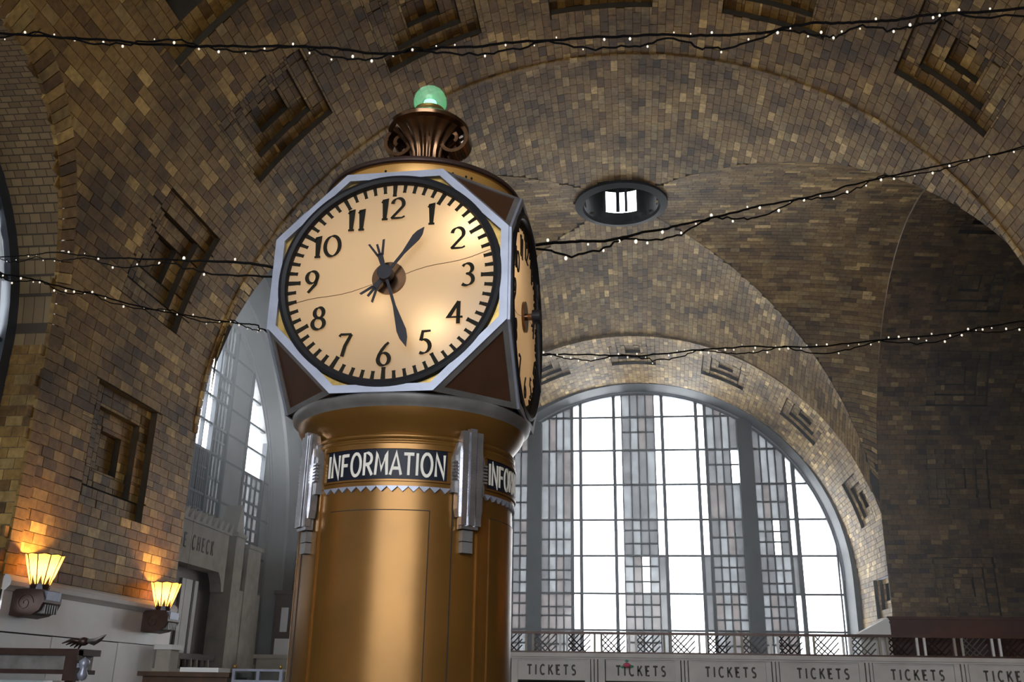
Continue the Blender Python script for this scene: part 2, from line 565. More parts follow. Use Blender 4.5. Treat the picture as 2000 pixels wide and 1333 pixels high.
wall_left = tag(hall.shell(-16, Y_NEAR, T, T + ZH, [wl_coffer], skip=in_side_arch_wide).build('wall_left', M['mortar_shade']),
                'brown brick hall wall with a recessed square coffer above a marble dado', kind='structure')
emit_bricks(wall_left, hall.bricks(8.2, Y_NEAR, T, T + 4.1, [wl_coffer], skip=in_side_arch, bh=.185, bl=.40))
wall_right = tag(hall.shell(-16, Y_NEAR, -ZH, 0, [wr_coffer], skip=in_side_arch).build('wall_right', M['mortar_shade']),
                 'brown brick hall wall on the right side', kind='structure')
emit_bricks(wall_right, hall.bricks(14.0, Y_NEAR, -4.1, 0, [wr_coffer], bh=.185))

# side window recesses: jamb, soffit, soldier ring
def side_recess(sx, yc, n):
    prof = [(yc + WR, 2.9)] + [(yc + WR * math.cos(a), ZH + WR * math.sin(a)) for a in np.linspace(0, math.pi, 33)] + [(yc - WR, 2.9)]
    mb = MB()
    def xs(z):
        return (math.sqrt(max(RH * RH - (z - ZH) ** 2, 1)) if z > ZH else RH) - XH
    for (ya, za), (yb, zb) in zip(prof, prof[1:]):
        mb.quad((sx * (xs(za) - .02), ya, za), (sx * (xs(zb) - .02), yb, zb), (sx * 11.05, yb, zb), (sx * 11.05, ya, za))
    mb.quad((sx * 10.13, yc - WR, 2.9), (sx * 10.13, yc + WR, 2.9), (sx * 11.05, yc + WR, 2.9), (sx * 11.05, yc - WR, 2.9))
    root = tag(mb.build('window_%d' % n, M['brick_far']), 'arched side window with steel bars in a deep brick recess beside the hall wall coffer' if sx < 0 and yc > 0 else 'arched side window in a deep brick recess', kind='structure')
    if yc > 0:
        st = []
        # soldier bricks around the arch and stacked on the jamb edge
        arcs = [(yc + (WR + .15) * math.cos(a), ZH + (WR + .15) * math.sin(a), a) for a in np.arange(rad(2), rad(179), .047)]
        for (y0, z0, a) in arcs:
            def q(dr, da):
                rr = WR + dr; an = a + da
                y = yc + rr * math.cos(an); z = ZH + rr * math.sin(an)
                x = math.sqrt(max(RH * RH - (z - ZH) ** 2, 1)) - XH - .03
                return np.array([sx * x, y, z])
            c = [q(-.03, -.021), q(.36, -.021), q(.36, .021), q(-.03, .021)]
            nrm = np.array([sx * 1.0, 0, .25])
            st.append((c, nrm / np.linalg.norm(nrm), .08, False))
        for z in np.arange(3.3, ZH, .187):
            for ys in (1, -1):
                y0, y1 = yc + ys * (WR - .02), yc + ys * (WR + .3)
                c = [np.array(p) for p in ((sx * 10.12, y0, z), (sx * 10.12, y1, z), (sx * 10.12, y1, z + .173), (sx * 10.12, y0, z + .173))]
                st.append((c, np.array([sx * 1.0, 0, 0]), .06, False))
        # bricks lining the jamb that looks at the hall
        for j, z in enumerate(np.arange(3.0, ZH, .187)):
            for k in range(3):
                x0 = 10.17 + k * .32 - (.16 if j % 2 else 0); x1 = x0 + .305
                x0 = max(x0, 10.17); x1 = min(x1, 11.04)
                for ys in (1, -1):
                    yy = yc + ys * (WR - .012)
                    c = [np.array(p) for p in ((sx * x0, yy, z), (sx * x1, yy, z), (sx * x1, yy, z + .173), (sx * x0, yy, z + .173))]
                    st.append((c, np.array([0, ys * 1.0, 0]), .02, False))
        emit_bricks(root, st, 0)
    # steel bars + panes
    r = WR - .25
    fr = MB()
    def top(y):
        return ZH + math.sqrt(max(r * r - (y - yc) ** 2, 0))
    X = lambda d: sx * (10.92 + d)
    ring = [(yc + (WR + .02) * math.cos(a), ZH + (WR + .02) * math.sin(a)) for a in np.linspace(0, math.pi, 33)]
    rin = [(yc + r * math.cos(a), ZH + r * math.sin(a)) for a in np.linspace(0, math.pi, 33)]
    for i in range(32):
        fr.prism([ring[i], ring[i + 1], rin[i + 1], rin[i]], -.12, .1, lambda a, b, d: (X(d), a, b))
    for ys in (-1, 1):
        fr.box(-.12, .1, min(ys * r, ys * (WR + .02)), max(ys * r, ys * (WR + .02)), 2.9, ZH, lambda x, y, z: (X(x), yc + y, z))
    ybars = [-2.7, -1.8, -.9, 0, .9, 1.8, 2.7]
    for q in ybars:
        w_ = .09 if abs(q) in (.9, 2.7) else .05
        fr.box(-.08, .05, q - w_ / 2, q + w_ / 2, 2.9, top(yc + q), lambda x, y, z: (X(x), yc + y, z))
    zb = [2.9, 4.0, 5.1, 6.2, 7.3, 8.4, 9.5, 10.4]
    for z in zb:
        hw = r if z < ZH else math.sqrt(max(r * r - (z - ZH) ** 2, 0))
        fr.box(-.07, .04, -hw, hw, z - .035, z + .035, lambda x, y, z: (X(x), yc + y, z))
    fr.build('mullions', M['steel'], root)
    edges = [-r] + ybars + [r]
    for i in range(len(edges) - 1):
        ya, yb = edges[i], edges[i + 1]
        for j in range(len(zb)):
            z0 = zb[j]; z1 = zb[j + 1] if j + 1 < len(zb) else 12
            poly = [(ya, z0), (yb, z0)] + [(yb + (ya - yb) * k / 4, min(z1, top(yc + yb + (ya - yb) * k / 4))) for k in range(5)]
            if max(p[1] for p in poly[2:]) - z0 < .05: continue
            poly = [(a, max(b, z0)) for a, b in poly]
            MB().add([(X(0), yc + a, b) for a, b in poly], [tuple(range(len(poly)))]).build('pane', M[random.choice(['pane_dirty', 'pane_grey', 'pane_dirty'])], root)


for n, (sx, yc) in enumerate([(-1, 10.72), (-1, -4.6)]):
    side_recess(sx, yc, n + 4)

# ================================================================== THE CROSSING (groin vault)
YC, RA, RBY, RBZ = 30.0, 10.0, 9.24, 10.5
XE = 9.9; KG = RBY / RA; YE = XE * KG
def HA(x): return 7.4 + RBZ * math.sqrt(max(1 - (x / RA) ** 2, 0))
def HB(c): return 7.4 + RBZ * math.sqrt(max(1 - (c / RBY) ** 2, 0))
def EF(x): return 6.17 + math.sqrt(max(10.08 ** 2 - x * x, 0)) + .10
def ES(c): return 7.4 + 9.9 * math.sqrt(max(1 - (c / 9.17) ** 2, 0)) + .10
def HV(x, y):
    c = y - YC
    if abs(c) * RA >= abs(x) * RBY - 1e-9:      # longitudinal cells
        z = HA(x)
        if c > 0:
            g = abs(x) * KG
            v = min(max((c - g) / max(YE - g, .25), 0), 1)
            z -= v ** 1.6 * max(z - EF(x), 0)
        return z
    g = abs(c) / KG
    z = HB(c)
    v = min(max((abs(x) - g) / max(XE - g, .25), 0), 1)
    return z - v ** 1.6 * max(z - ES(c), 0)


OC_R = 1.42
mb = MB(); NG = 40
gx = [XE * math.sin(rad(90) * i / NG) if False else XE * i / NG for i in range(-NG, NG + 1)]
gy = [YE * i / NG for i in range(-NG, NG + 1)]
W_ = len(gx)
for y in gy:
    for x in gx:
        mb.v.append((x, YC + y, HV(x, YC + y) + .03))
for j in range(W_ - 1):
    for i in range(W_ - 1):
        xm, ym = (gx[i] + gx[i + 1]) / 2, (gy[j] + gy[j + 1]) / 2
        if math.hypot(xm, ym) < OC_R - .1: continue
        a, b, c, d = j * W_ + i, j * W_ + i + 1, (j + 1) * W_ + i + 1, (j + 1) * W_ + i
        if xm * ym > 0: mb.f += [(a, b, c), (a, c, d)]
        else: mb.f += [(a, b, d), (b, c, d)]
mb.build('groin_backing', M['mortar_shade'], ceiling)


def web_quad(pts, out):
    pts = [np.array(p) for p in pts]
    n = np.cross(pts[1] - pts[0], pts[3] - pts[0]); l = np.linalg.norm(n)
    if l < 1e-6: return
    n /= l
    if n[2] < 0: n = -n
    out.append((pts, n, .028, False))


out = bricks_web = []
g = .010
for sgn in (1, -1):                                     # far and near cells: courses run along the hall
    na = 146
    for i in range(na):
        a0 = -rad(81.5) + rad(163) * i / na; a1 = a0 + rad(163) / na
        x0, x1 = RA * math.sin(a0) + g / 2, RA * math.sin(a1) - g / 2
        g0, g1 = KG * abs(x0), KG * abs(x1)
        gm = max(g0, g1)
        u = YE + (.2 if i % 2 else 0)
        while u > 0:
            ln = random.uniform(.32, .48)
            hi = min(u, YE); lo = u - ln; u -= ln
            if hi < gm + .03: break
            l0, l1 = max(lo, g0), max(lo, g1)
            if hi - max(l0, l1) < .04: continue
            ym = YC + sgn * (hi + lo) / 2
            if math.hypot((x0 + x1) / 2, ym - YC) < OC_R + .05: continue
            P_ = lambda x, c: (x, YC + sgn * c, HV(x, YC + sgn * c))
            web_quad([P_(x0, l0 + g), P_(x1, l1 + g), P_(x1, hi), P_(x0, hi)], out)
for sgn in (1, -1):                                     # side cells: courses run across
    na = 140
    for i in range(na):
        a0 = -rad(81.5) + rad(163) * i / na; a1 = a0 + rad(163) / na
        c0, c1 = RBY * math.sin(a0) + g / 2, RBY * math.sin(a1) - g / 2
        g0, g1 = abs(c0) / KG, abs(c1) / KG
        gm = max(g0, g1)
        u = XE + (.2 if i % 2 else 0)
        while u > 0:
            ln = random.uniform(.34, .6)
            hi = min(u, XE); lo = u - ln; u -= ln
            if hi < gm + .03: break
            l0, l1 = max(lo, g0), max(lo, g1)
            if hi - max(l0, l1) < .04: continue
            if math.hypot((hi + lo) / 2, (c0 + c1) / 2) < OC_R + .05: continue
            P_ = lambda x, c: (sgn * x, YC + c, HV(sgn * x, YC + c))
            web_quad([P_(l0 + g, c0), P_(l1 + g, c1), P_(hi, c1), P_(hi, c0)], out)

# ---- arms
far = Arch((0, 1, 0), (1, 0, 0), lambda u: (.12 + .05 * (u - 39.15), 10.05 - .1 * (u - 39.15), 10.05 - .1 * (u - 39.15), 6.17), rm=9.8)
Y_FAR, Y_FAR2, Y_WIN = 39.15, 44.3, 45.4
fc = [coffer(41.1, rad(a) * 9.8, 1.0, .13) for a in (89.3, 65.2, 42.2, 18.6, 112.5, 135.7, 159)]
fcr = [coffer(41.1, -.55, 1.0, .13)]
fcl = [coffer(41.1, far.T + .55, 1.0, .13)]
far.shell(Y_FAR, Y_FAR2, 0, far.T, fc).build('end_arch_backing', M['mortar_shade'], ceiling)
bricks_web += far.bricks(Y_FAR, Y_FAR2, 0, far.T, fc, bl=.36, bh=.19)
wall_end_r = tag(far.shell(Y_FAR, Y_FAR2, -6.2, 0, fcr).build('wall_end_right', M['mortar_shade']), 'brick pier wall right of the end window', kind='structure')
emit_bricks(wall_end_r, far.bricks(Y_FAR, Y_FAR2, -5, 0, fcr), 0)
wall_end_l = tag(far.shell(Y_FAR, Y_FAR2, far.T, far.T + 6.2, fcl).build('wall_end_left', M['mortar_shade']), 'brick pier wall left of the end window', kind='structure')

XA = 9.9
def arm_prof(u):
    k = (u - XA)
    return (0.0, 9.15 - .06 * k, 9.9 - .08 * k, 7.4)
X_LW, X_RW = 13.9, 15.6
for sx, xw, nm in ((1, X_RW, 'right'), (-1, X_LW, 'left')):
    arm = Arch((sx, 0, 0), (0, 1, 0), arm_prof, (0, YC, 0), rm=9.5)
    cf = [coffer(12.85, rad(a) * 9.5, 1.12) for a in (14, 38, 62, 86, 110, 134, 158)]
    if sx > 0:
        arm.shell(XA, xw, 0, arm.T, cf).build('arm_backing', M['mortar_shade'], ceiling)
    else:
        arm.shell(XA, 10.2, 0, arm.T * .93, []).build('arm_edge_backing', M['mortar_shade'], ceiling)
        arm.shell(10.2, xw, 0, arm.T, cf).build('arm_backing', M['mortar_shade'], ceiling)
    if sx > 0:
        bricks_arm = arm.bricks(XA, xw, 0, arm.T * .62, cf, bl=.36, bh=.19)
    wc = [coffer(12.7, -(7.4 - 5.65), 1.08)]
    wfar = tag(arm.shell(XA, xw, -7.4, 0, wc).build('wall_%s_arm' % nm, M['mortar_shade']),
               'brick wall of the %s arm facing the hall, shade put into the brick colour, square coffers in a column' % nm, kind='structure')
    emit_bricks(wfar, arm.bricks(XA, xw, -5.6, 0, wc, bl=.36, bh=.18), 300 if sx > 0 else 0, 'tile_shaded')
    tag(arm.shell(XA if sx > 0 else 10.2, xw, arm.T, arm.T + 7.4, []).build('wall_%s_arm_front' % nm, M['brick_far']), 'near brick wall of the %s arm' % nm, kind='structure')
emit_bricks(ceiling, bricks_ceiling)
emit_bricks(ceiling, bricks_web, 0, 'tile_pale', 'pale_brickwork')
emit_bricks(ceiling, bricks_arm, 0, 'tile_shaded', 'arm_brickwork')
# pale bullnose tiles along the arris of the great arch
bn = []
for i in range(150):
    ta, tb = T * i / 150 + .008, T * (i + 1) / 150 - .008
    c = [hall.P(Y_NEAR - .13, ta, -.035), hall.P(Y_NEAR + .02, ta, -.035), hall.P(Y_NEAR + .02, tb, -.035), hall.P(Y_NEAR - .13, tb, -.035)]
    bn.append((c, hall.N(0, (ta + tb) / 2), .08, False))
emit_bricks(ceiling, bn, 0, 'tile_pale', 'arris_tiles')

# closing walls around the arches (seal the shell, carry the vault edges)
def closing(mb, fn, arch_pts, top=19.5, side=13.5, base=0.0):
    """wall in a plane with the arch-shaped opening cut out; arch_pts (h,z) from right base to left base"""
    for (a, za), (b, zb) in zip(arch_pts, arch_pts[1:]):
        if abs(a - b) < 1e-6:
            continue
        mb.quad(fn(a, za), fn(b, zb), fn(b, top), fn(a, top))
    r, l = arch_pts[0][0], arch_pts[-1][0]
    mb.quad(fn(r, base), fn(side, base), fn(side, top), fn(r, top))
    mb.quad(fn(l, base), fn(-side, base), fn(-side, top), fn(l, top))
def arch_outline(arch, u, n=60):
    pts = []
    for i in range(n + 1):
        p = arch.P(u, arch.T * i / n, .02) - arch.o
        pts.append((float(p @ arch.la), float(p[2])))
    return [(pts[0][0], 0)] + pts + [(pts[-1][0], 0)]
mb = MB(); closing(mb, lambda h, z: (h, Y_NEAR, z), arch_outline(hall, Y_NEAR)); tag(mb.build('wall_crossing_front', M['brick_far']), 'brick face over the great arch on the crossing side', kind='structure')
mb = MB(); closing(mb, lambda h, z: (h, Y_FAR + .01, z), arch_outline(far, Y_FAR), side=10.35); tag(mb.build('wall_crossing_end', M['brick_far']), 'brick face around the end arch', kind='structure')
for sx in (1, -1):
    arm = Arch((sx, 0, 0), (0, 1, 0), arm_prof, (0, YC, 0), rm=9.5)
    mb = MB(); closing(mb, lambda h, z: (sx * (XA + .01), YC + h, z), arch_outline(arm, XA), side=9.15)
    tag(mb.build('wall_crossing_side', M['brick_far']), 'brick face around the arch of the %s arm' % ('right' if sx > 0 else 'left'), kind='structure')

def circ_outline(hc, zc, r, n=48):
    return [(hc + r, 0)] + [(hc + r * math.cos(math.pi * i / n), zc + r * math.sin(math.pi * i / n)) for i in range(n + 1)] + [(hc - r, 0)]
mb = MB(); closing(mb, lambda h, z: (-13.86, 29.5 + h, z), circ_outline(0, 7.0, 8.3), side=10.2); tag(mb.build('wall_left_arm_end', M['plaster']), 'grey plastered wall around the left arm window', kind='structure')
mb = MB().quad((15.58, 19, 0), (15.58, 41, 0), (15.58, 41, 19), (15.58, 19, 19))  # blank wall added out of view so no daylight brightens the arm
tag(mb.build('wall_right_arm_daylight_stop', M['brick_far']), 'blank brick wall out of view, added to keep the right arm dark', kind='structure')
# hall back wall, floor
mb = MB(); closing(mb, lambda h, z: (h, -16, z), circ_outline(0, 6.5, 7.6), side=10.2, top=18)
tag(mb.build('wall_back', M['brick_far']), 'brick wall closing the hall behind', kind='structure')
tag(MB().box(-17, 17, -16.2, 46, -.2, 0).build('floor', M['floor']), 'speckled brown terrazzo floor', kind='structure')

# ---- lantern oculus at the crown
zo = 17.62
lan = empty('ceiling_lantern', (0, YC, zo))
tag(lan, 'round dark oculus with a small barred skylight at the crown of the vault', 'skylight')
prof = [(1.62, .22), (1.62, .12), (1.36, .06), (1.30, .14), (1.30, 1.9)]
dm = MB()
n = 64
for i in range(n):
    a0, a1 = 2 * math.pi * i / n, 2 * math.pi * (i + 1) / n
    for (r0, z0), (r1, z1) in zip(prof, prof[1:]):
        if r0 == r1 == 1.30:
            am = (a0 + a1) / 2
            if abs(1.3 * math.cos(am)) < .66 and math.sin(am) > 0:
                for (q0, q1) in ((z0, .52), (1.36, z1)):
                    dm.quad((r0 * math.cos(a0), r0 * math.sin(a0), q0), (r0 * math.cos(a1), r0 * math.sin(a1), q0), (r0 * math.cos(a1), r0 * math.sin(a1), q1), (r0 * math.cos(a0), r0 * math.sin(a0), q1))
                continue
        dm.quad((r0 * math.cos(a0), r0 * math.sin(a0), z0), (r0 * math.cos(a1), r0 * math.sin(a1), z0), (r1 * math.cos(a1), r1 * math.sin(a1), z1), (r1 * math.cos(a0), r1 * math.sin(a0), z1))
dm.add([(1.3 * math.cos(2 * math.pi * i / n), 1.3 * math.sin(2 * math.pi * i / n), 1.9) for i in range(n)], [tuple(range(n))])
dm.build('drum', M['black'], lan)
for x, w_ in ((-.63, .06), (-.12, .13), (.18, .10), (.60, .09), (-.58, .05)):
    MB().box(x - w_ / 2, x + w_ / 2, 1.1, 1.2, .5, 1.38).build('bar', M['steel'], lan)
for xa, xb in ((-.55, -.18), (-.05, .13), (.23, .55)):
    MB().quad((xa, 1.14, .5), (xb, 1.14, .5), (xb, 1.14, 1.38), (xa, 1.14, 1.38)).build('pane', M['pane_clear'], lan)

# ================================================================== BIG ARCHED WINDOWS
def arch_window(name, label, fn, hc, r, zc, zbot, verts, bays, rows, upper_clear=None, r_out=None, d_front=-1.1, ring='ring_stone'):
    """fn(h,z,d). verts: list (h0,h1,depth) of mullions; bays: list (h0,h1,kind)"""
    def top(h, rr=r):
        q = rr * rr - (h - hc) ** 2
        return zc + math.sqrt(q) if q > 0 else zc
    root = empty(name, (0, 0, 0))
    tag(root, label, kind='structure')
    fl = lambda x, y, z: fn(x, z, y)
    for (a, b, dp) in verts:
        m = (a + b) / 2
        if abs(m - hc) > r: continue
        MB().box(a, b, -dp, dp * .4, zbot, top(m) + .1, fl).build('mullion', M['steel'], root)
    for z in rows:
        if z > zc + r - .1: continue
        hw = math.sqrt(r * r - max(z - zc, 0) ** 2)
        MB().box(hc - hw, hc + hw, -.09, .05, z - .045, z + .045, fl).build('transom', M['steel'], root)
    zz = [zbot] + [q for q in sorted(rows) if q > zbot] + [zc + r + 1]
    for (a, b, kind) in bays:
        a_, b_ = max(a, hc - r + .01), min(b, hc + r - .01)
        if b_ - a_ < .03: continue
        for j in range(len(zz) - 1):
            z0, z1 = zz[j], zz[j + 1]
            if max(top(a_), top(b_), top((a_ + b_) / 2)) - z0 < .08: continue
            k = kind
            if kind == 'solid':
                poly = [(a_, z0), (b_, z0)] + [(b_ + (a_ - b_) * q / 6, max(z0, min(z1, top(b_ + (a_ - b_) * q / 6)))) for q in range(7)]
                MB().prism(poly, -.08, .1, lambda p, q, d: fn(p, q, d)).build('blind_panel', M[ring], root)
                continue
            if upper_clear is not None and kind == 'clear' and z0 < upper_clear: k = 'lattice'
            nc = 4 if k == 'lattice' else 1
            for c in range(nc):
                ha, hb = a_ + (b_ - a_) * c / nc, a_ + (b_ - a_) * (c + 1) / nc
                poly = [(ha, z0), (hb, z0)] + [(hb + (ha - hb) * q / 4, max(z0, min(z1, top(hb + (ha - hb) * q / 4)))) for q in range(5)]
                if max(p[1] for p in poly) - z0 < .08: continue
                if k == 'clear' or k == 'slit':
                    mt = 'pane_clear'
                    if k == 'slit' and (z1 < 7.7 and random.random() < .4): mt = 'pane_grey'
                else:
                    low = z1 < 7.5
                    mt = random.choices(['pane_dirty', 'pane_grey', 'pane_pink', 'pane_clear'], [3, 3, 1, .12] if not low else [1.4, 2, 3, .25])[0]
                MB().add([fn(p, q, 0.0) for p, q in poly], [tuple(range(len(poly)))]).build('pane', M[mt], root)
            if k == 'lattice':
                lat = MB()
                for c in range(1, nc):
                    h = a_ + (b_ - a_) * c / nc
                    zt = min(z1, top(h))
                    if zt > z0 + .05: lat.box(h - .03, h + .03, -.07, .04, z0, zt, fl)
                nr = random.choice((1, 1, 2)) if z0 > 8.5 else (random.choice((2, 3)) if z0 > 6.5 else 3)
                for q in range(1, nr):
                    z = z0 + (z1 - z0) * q / nr + random.uniform(-.1, .1)
                    if z1 > 50 or z > top(a_) - .1 or z > top(b_) - .1: continue
                    lat.box(a_, b_, -.06, .03, z - .035, z + .035, fl)
                if lat.f: lat.build('muntin', M['steel'], root)
    # reveal ring
    if r_out:
        rg = MB()
        N_ = 48
        A = np.linspace(0, math.pi, N_ + 1)
        pr = [(r_out + .5, d_front - .02), (r_out - .38, d_front), (r_out - .40, d_front + .12), (r + .04, -.15), (r - .05, -.12), (r - .05, .15), (r + 3.2, .15)]
        def pt(rr, d, a): return fn(hc + rr * math.cos(a), zc + rr * math.sin(a), d)
        for (r0, d0), (r1, d1) in zip(pr, pr[1:]):
            for i in range(N_):
                rg.quad(pt(r0, d0, A[i]), pt(r0, d0, A[i + 1]), pt(r1, d1, A[i + 1]), pt(r1, d1, A[i]))
            for s_ in (1, -1):
                rg.quad(fn(hc + s_ * r0, zc, d0), fn(hc + s_ * r0, -.1, d0), fn(hc + s_ * r1, -.1, d1), fn(hc + s_ * r1, zc, d1))
        rg.build('reveal', M[ring], root, smooth=True, autosmooth=30)
        rm_ = MB()
        for i in range(N_):
            rm_.quad(pt(r + .06, -.24, A[i]), pt(r + .06, -.24, A[i + 1]), pt(r - .02, -.24, A[i + 1]), pt(r - .02, -.24, A[i]))
        rm_.build('bead', M['chrome'], root)
    MB().box(hc - r - .1, hc + r + .1, -.3, .3, -.1, zbot, fl).build('sill_wall', M['stone'], root)
    return root


s_ = 1.027
half_v = [(.74, .79, .1), (1.06, 1.21, .12), (2.65, 2.80, .12), (3.06, 3.20, .12), (4.55, 5.22, .45), (6.55, 6.66, .12), (6.86, 7.05, .16), (8.55, 8.62, .1)]
half_b = [(.79, 1.06, 'slit'), (1.21, 2.65, 'clear'), (2.80, 3.06, 'slit'), (3.20, 4.55, 'lattice'), (5.22, 6.55, 'lattice'), (6.66, 6.86, 'slit'), (7.05, 8.73, 'clear')]
HC = .53
V = []; B = [(HC - .74 * s_, HC + .74 * s_, 'lattice')]
for sg in (1, -1):
    for a, b, d in half_v: V.append((HC + min(sg * a, sg * b) * s_, HC + max(sg * a, sg * b) * s_, d))
    for a, b, k in half_b: B.append((HC + min(sg * a, sg * b) * s_, HC + max(sg * a, sg * b) * s_, k))
rows = [14.28, 12.62, 10.94, 9.27, 7.6, 5.89, 4.27]
arch_window('window_1', 'huge arched end window of clear and grimy lattice bays above the ticket counters',
            lambda h, z, d: (h, Y_WIN + d, z), HC, 8.97, 6.5, 2.4, V, B, rows, r_out=9.55)

# left arm window (same layout reused for the added back window)
lv = [(.30, .36, .1), (.78, .84, .1), (1.5, 1.62, .12), (2.72, 2.85, .14), (4.52, 4.66, .14), (6.6, 6.72, .14)]
lb = [(.36, .78, 'clear'), (.84, 1.5, 'clear'), (1.62, 2.72, 'lattice'), (2.85, 4.52, 'solid'), (4.66, 6.6, 'clear'), (6.72, 7.7, 'solid')]
def both(hc):
    V = []; B = [(hc - .30, hc + .30, 'lattice')]
    for sg in (1, -1):
        for a, b, d in lv: V.append((hc + min(sg * a, sg * b), hc + max(sg * a, sg * b), d))
        for a, b, k in lb: B.append((hc + min(sg * a, sg * b), hc + max(sg * a, sg * b), k))
    return V, B
V, B = both(29.5)
arch_window('window_2', 'tall arched window of the left arm glowing white behind the baggage check portal',
            lambda h, z, d: (-(14.6 + d), h, z), 29.5, 7.7, 7.0, 2.4, V, B, [13.2, 12.2, 11.25, 10.3, 9.3, 7.8, 6.3, 4.8, 3.4], upper_clear=9.2, r_out=8.7, d_front=-.72, ring='plaster')
V, B = both(0.0)  # unseen window added in the back wall for front fill
arch_window('window_3', 'tall arched window added behind the view for front fill',
            lambda h, z, d: (-h, -16.2 - d, z), 0.0, 7.5, 6.5, 2.4, V, [(a, b, 'clear') for a, b, k in B], [13.2, 11.25, 9.3, 7.8, 6.3, 4.8])

# ================================================================== STROKE LETTERING
def arc(cx, cy, rx, ry, a0, a1, n=14):
    return [(cx + rx * math.cos(rad(a0 + (a1 - a0) * i / n)), cy + ry * math.sin(rad(a0 + (a1 - a0) * i / n))) for i in range(n + 1)]
GL = {
    '1': (.34, [[(.04, .80), (.20, .97), (.20, .03)], [(.08, .02), (.33, .02)]]),
    '2': (.66, [[(.07, .74)] + arc(.31, .72, .24, .26, 170, -35, 14) + [(.10, .10), (.05, .03)], [(.05, .05), (.30, .045), (.50, .05), (.62, .12)]]),
    '3': (.58, [[(.08, .86)] + arc(.27, .76, .21, .22, 130, -75, 12) + [(.22, .52)], [(.22, .52)] + arc(.25, .27, .27, .26, 85, -130, 14)]),
    '4': (.64, [[(.44, .98), (.04, .30), (.62, .30)], [(.44, .98), (.44, .02)]]),
    '5': (.58, [[(.52, .97), (.20, .95), (.14, .56)], [(.14, .56)] + arc(.24, .31, .27, .29, 95, -120, 14)]),
    '6': (.58, [[(.47, .98), (.34, .86), (.20, .66), (.10, .45), (.06, .29)] + arc(.29, .27, .23, .26, 180, 360, 12) + arc(.29, .27, .23, .26, 15, 160, 10)]),
    '7': (.58, [[(.05, .86), (.10, .95), (.54, .95)], [(.54, .95), (.30, .45), (.20, .0)]]),
    '8': (.60, [arc(.30, .74, .19, .23, 270, -90, 20), arc(.30, .26, .25, .25, 90, -270, 20)]),
    '9': (.58, [arc(.29, .70, .23, .27, 0, 360, 20), [(.52, .70), (.46, .38), (.16, .0)]]),
    '0': (.76, [arc(.38, .5, .32, .47, 90, 450, 28)]),
    'I': (.16, [[(.08, 0), (.08, 1)]]),
    'N': (.62, [[(.06, 0), (.06, 1), (.54, 0), (.54, 1)]]),
    'F': (.50, [[(.06, 0), (.06, 1)], [(.06, .95), (.48, .95)], [(.06, .5), (.40, .5)]]),
    'O': (.70, [arc(.35, .5, .29, .5, 90, 450, 24)]),
    'R': (.56, [[(.06, 0), (.06, 1), (.28, 1)] + arc(.28, .74, .20, .24, 80, -90, 8) + [(.06, .48)], [(.24, .48), (.54, 0)]]),
    'M': (.78, [[(.06, 0), (.13, 1), (.39, .25), (.65, 1), (.72, 0)]]),
    'A': (.64, [[(.02, 0), (.32, 1), (.62, 0)], [(.13, .30), (.51, .30)]]),
    'T': (.56, [[(.0, .95), (.56, .95)], [(.28, .95), (.28, 0)]]),
    'C': (.62, [arc(.36, .5, .30, .48, 50, 310, 20)]),
    'K': (.56, [[(.06, 0), (.06, 1)], [(.52, 1), (.08, .45)], [(.22, .58), (.54, 0)]]),
    'E': (.48, [[(.46, .95), (.06, .95), (.06, .04), (.46, .04)], [(.06, .5), (.38, .5)]]),
    'S': (.52, [arc(.27, .74, .20, .22, 40, 270, 12) + arc(.25, .26, .21, .24, 90, -140, 14)]),
    'B': (.56, [[(.06, 0), (.06, 1), (.28, 1)] + arc(.28, .75, .20, .23, 80, -90, 8) + [(.06, .52)], [(.06, .52), (.28, .52)] + arc(.28, .26, .24, .25, 85, -90, 8) + [(.06, .01)]]),
    'G': (.66, [arc(.36, .5, .30, .48, 50, 355, 20) + [(.66, .46), (.42, .46)]]),
    'H': (.60, [[(.06, 0), (.06, 1)], [(.54, 0), (.54, 1)], [(.06, .5), (.54, .5)]]),
    ' ': (.35, []),
}
def glyph(ch, fn, ox, oy, h, nib=None, wd=.13, thick=.004, xs=1.0):
    """stroke glyph -> MB; fn(x,z,d). nib: (angle,max,min) calligraphic pen"""
    mb = MB()
    for st in GL[ch][1]:
        p = np.array(st, float); n = len(p)
        L = []; R_ = []
        for i in range(n):
            t = p[min(i + 1, n - 1)] - p[max(i - 1, 0)]
            t = t / (np.linalg.norm(t) + 1e-9)
            nn = np.array([-t[1], t[0]])
            if nib:
                a, mx_, mn_ = nib
                cr = abs(t[0] * math.sin(a) - t[1] * math.cos(a))
                hw = (mn_ + (mx_ - mn_) * cr) / 2
            else:
                hw = wd / 2
            k = 1.0
            if 0 < i < n - 1:
                t1 = p[i] - p[i - 1]; t1 /= np.linalg.norm(t1) + 1e-9
                k = min(1 / max(abs(t1 @ t), .45), 2)
            L.append(p[i] + nn * hw * k); R_.append(p[i] - nn * hw * k)
        for i in range(n - 1):
            q = [L[i], L[i + 1], R_[i + 1], R_[i]]
            mb.prism([(ox + a * h * xs, oy + b * h) for a, b in q], 0, thick, fn)
    return mb
def text_width(s, h, sp, xs=1.0):
    return sum(GL[c][0] * h * xs + sp for c in s) - sp
def write(s, fn, cx, y0, h, sp, parent, m, name='letter', nib=None, wd=.13, thick=.004, xs=1.0):
    x = cx - text_width(s, h, sp, xs) / 2
    for c in s:
        if GL[c][1]:
            glyph(c, fn, x, y0, h, nib, wd, thick, xs).build(name, m, parent)
        x += GL[c][0] * h * xs + sp

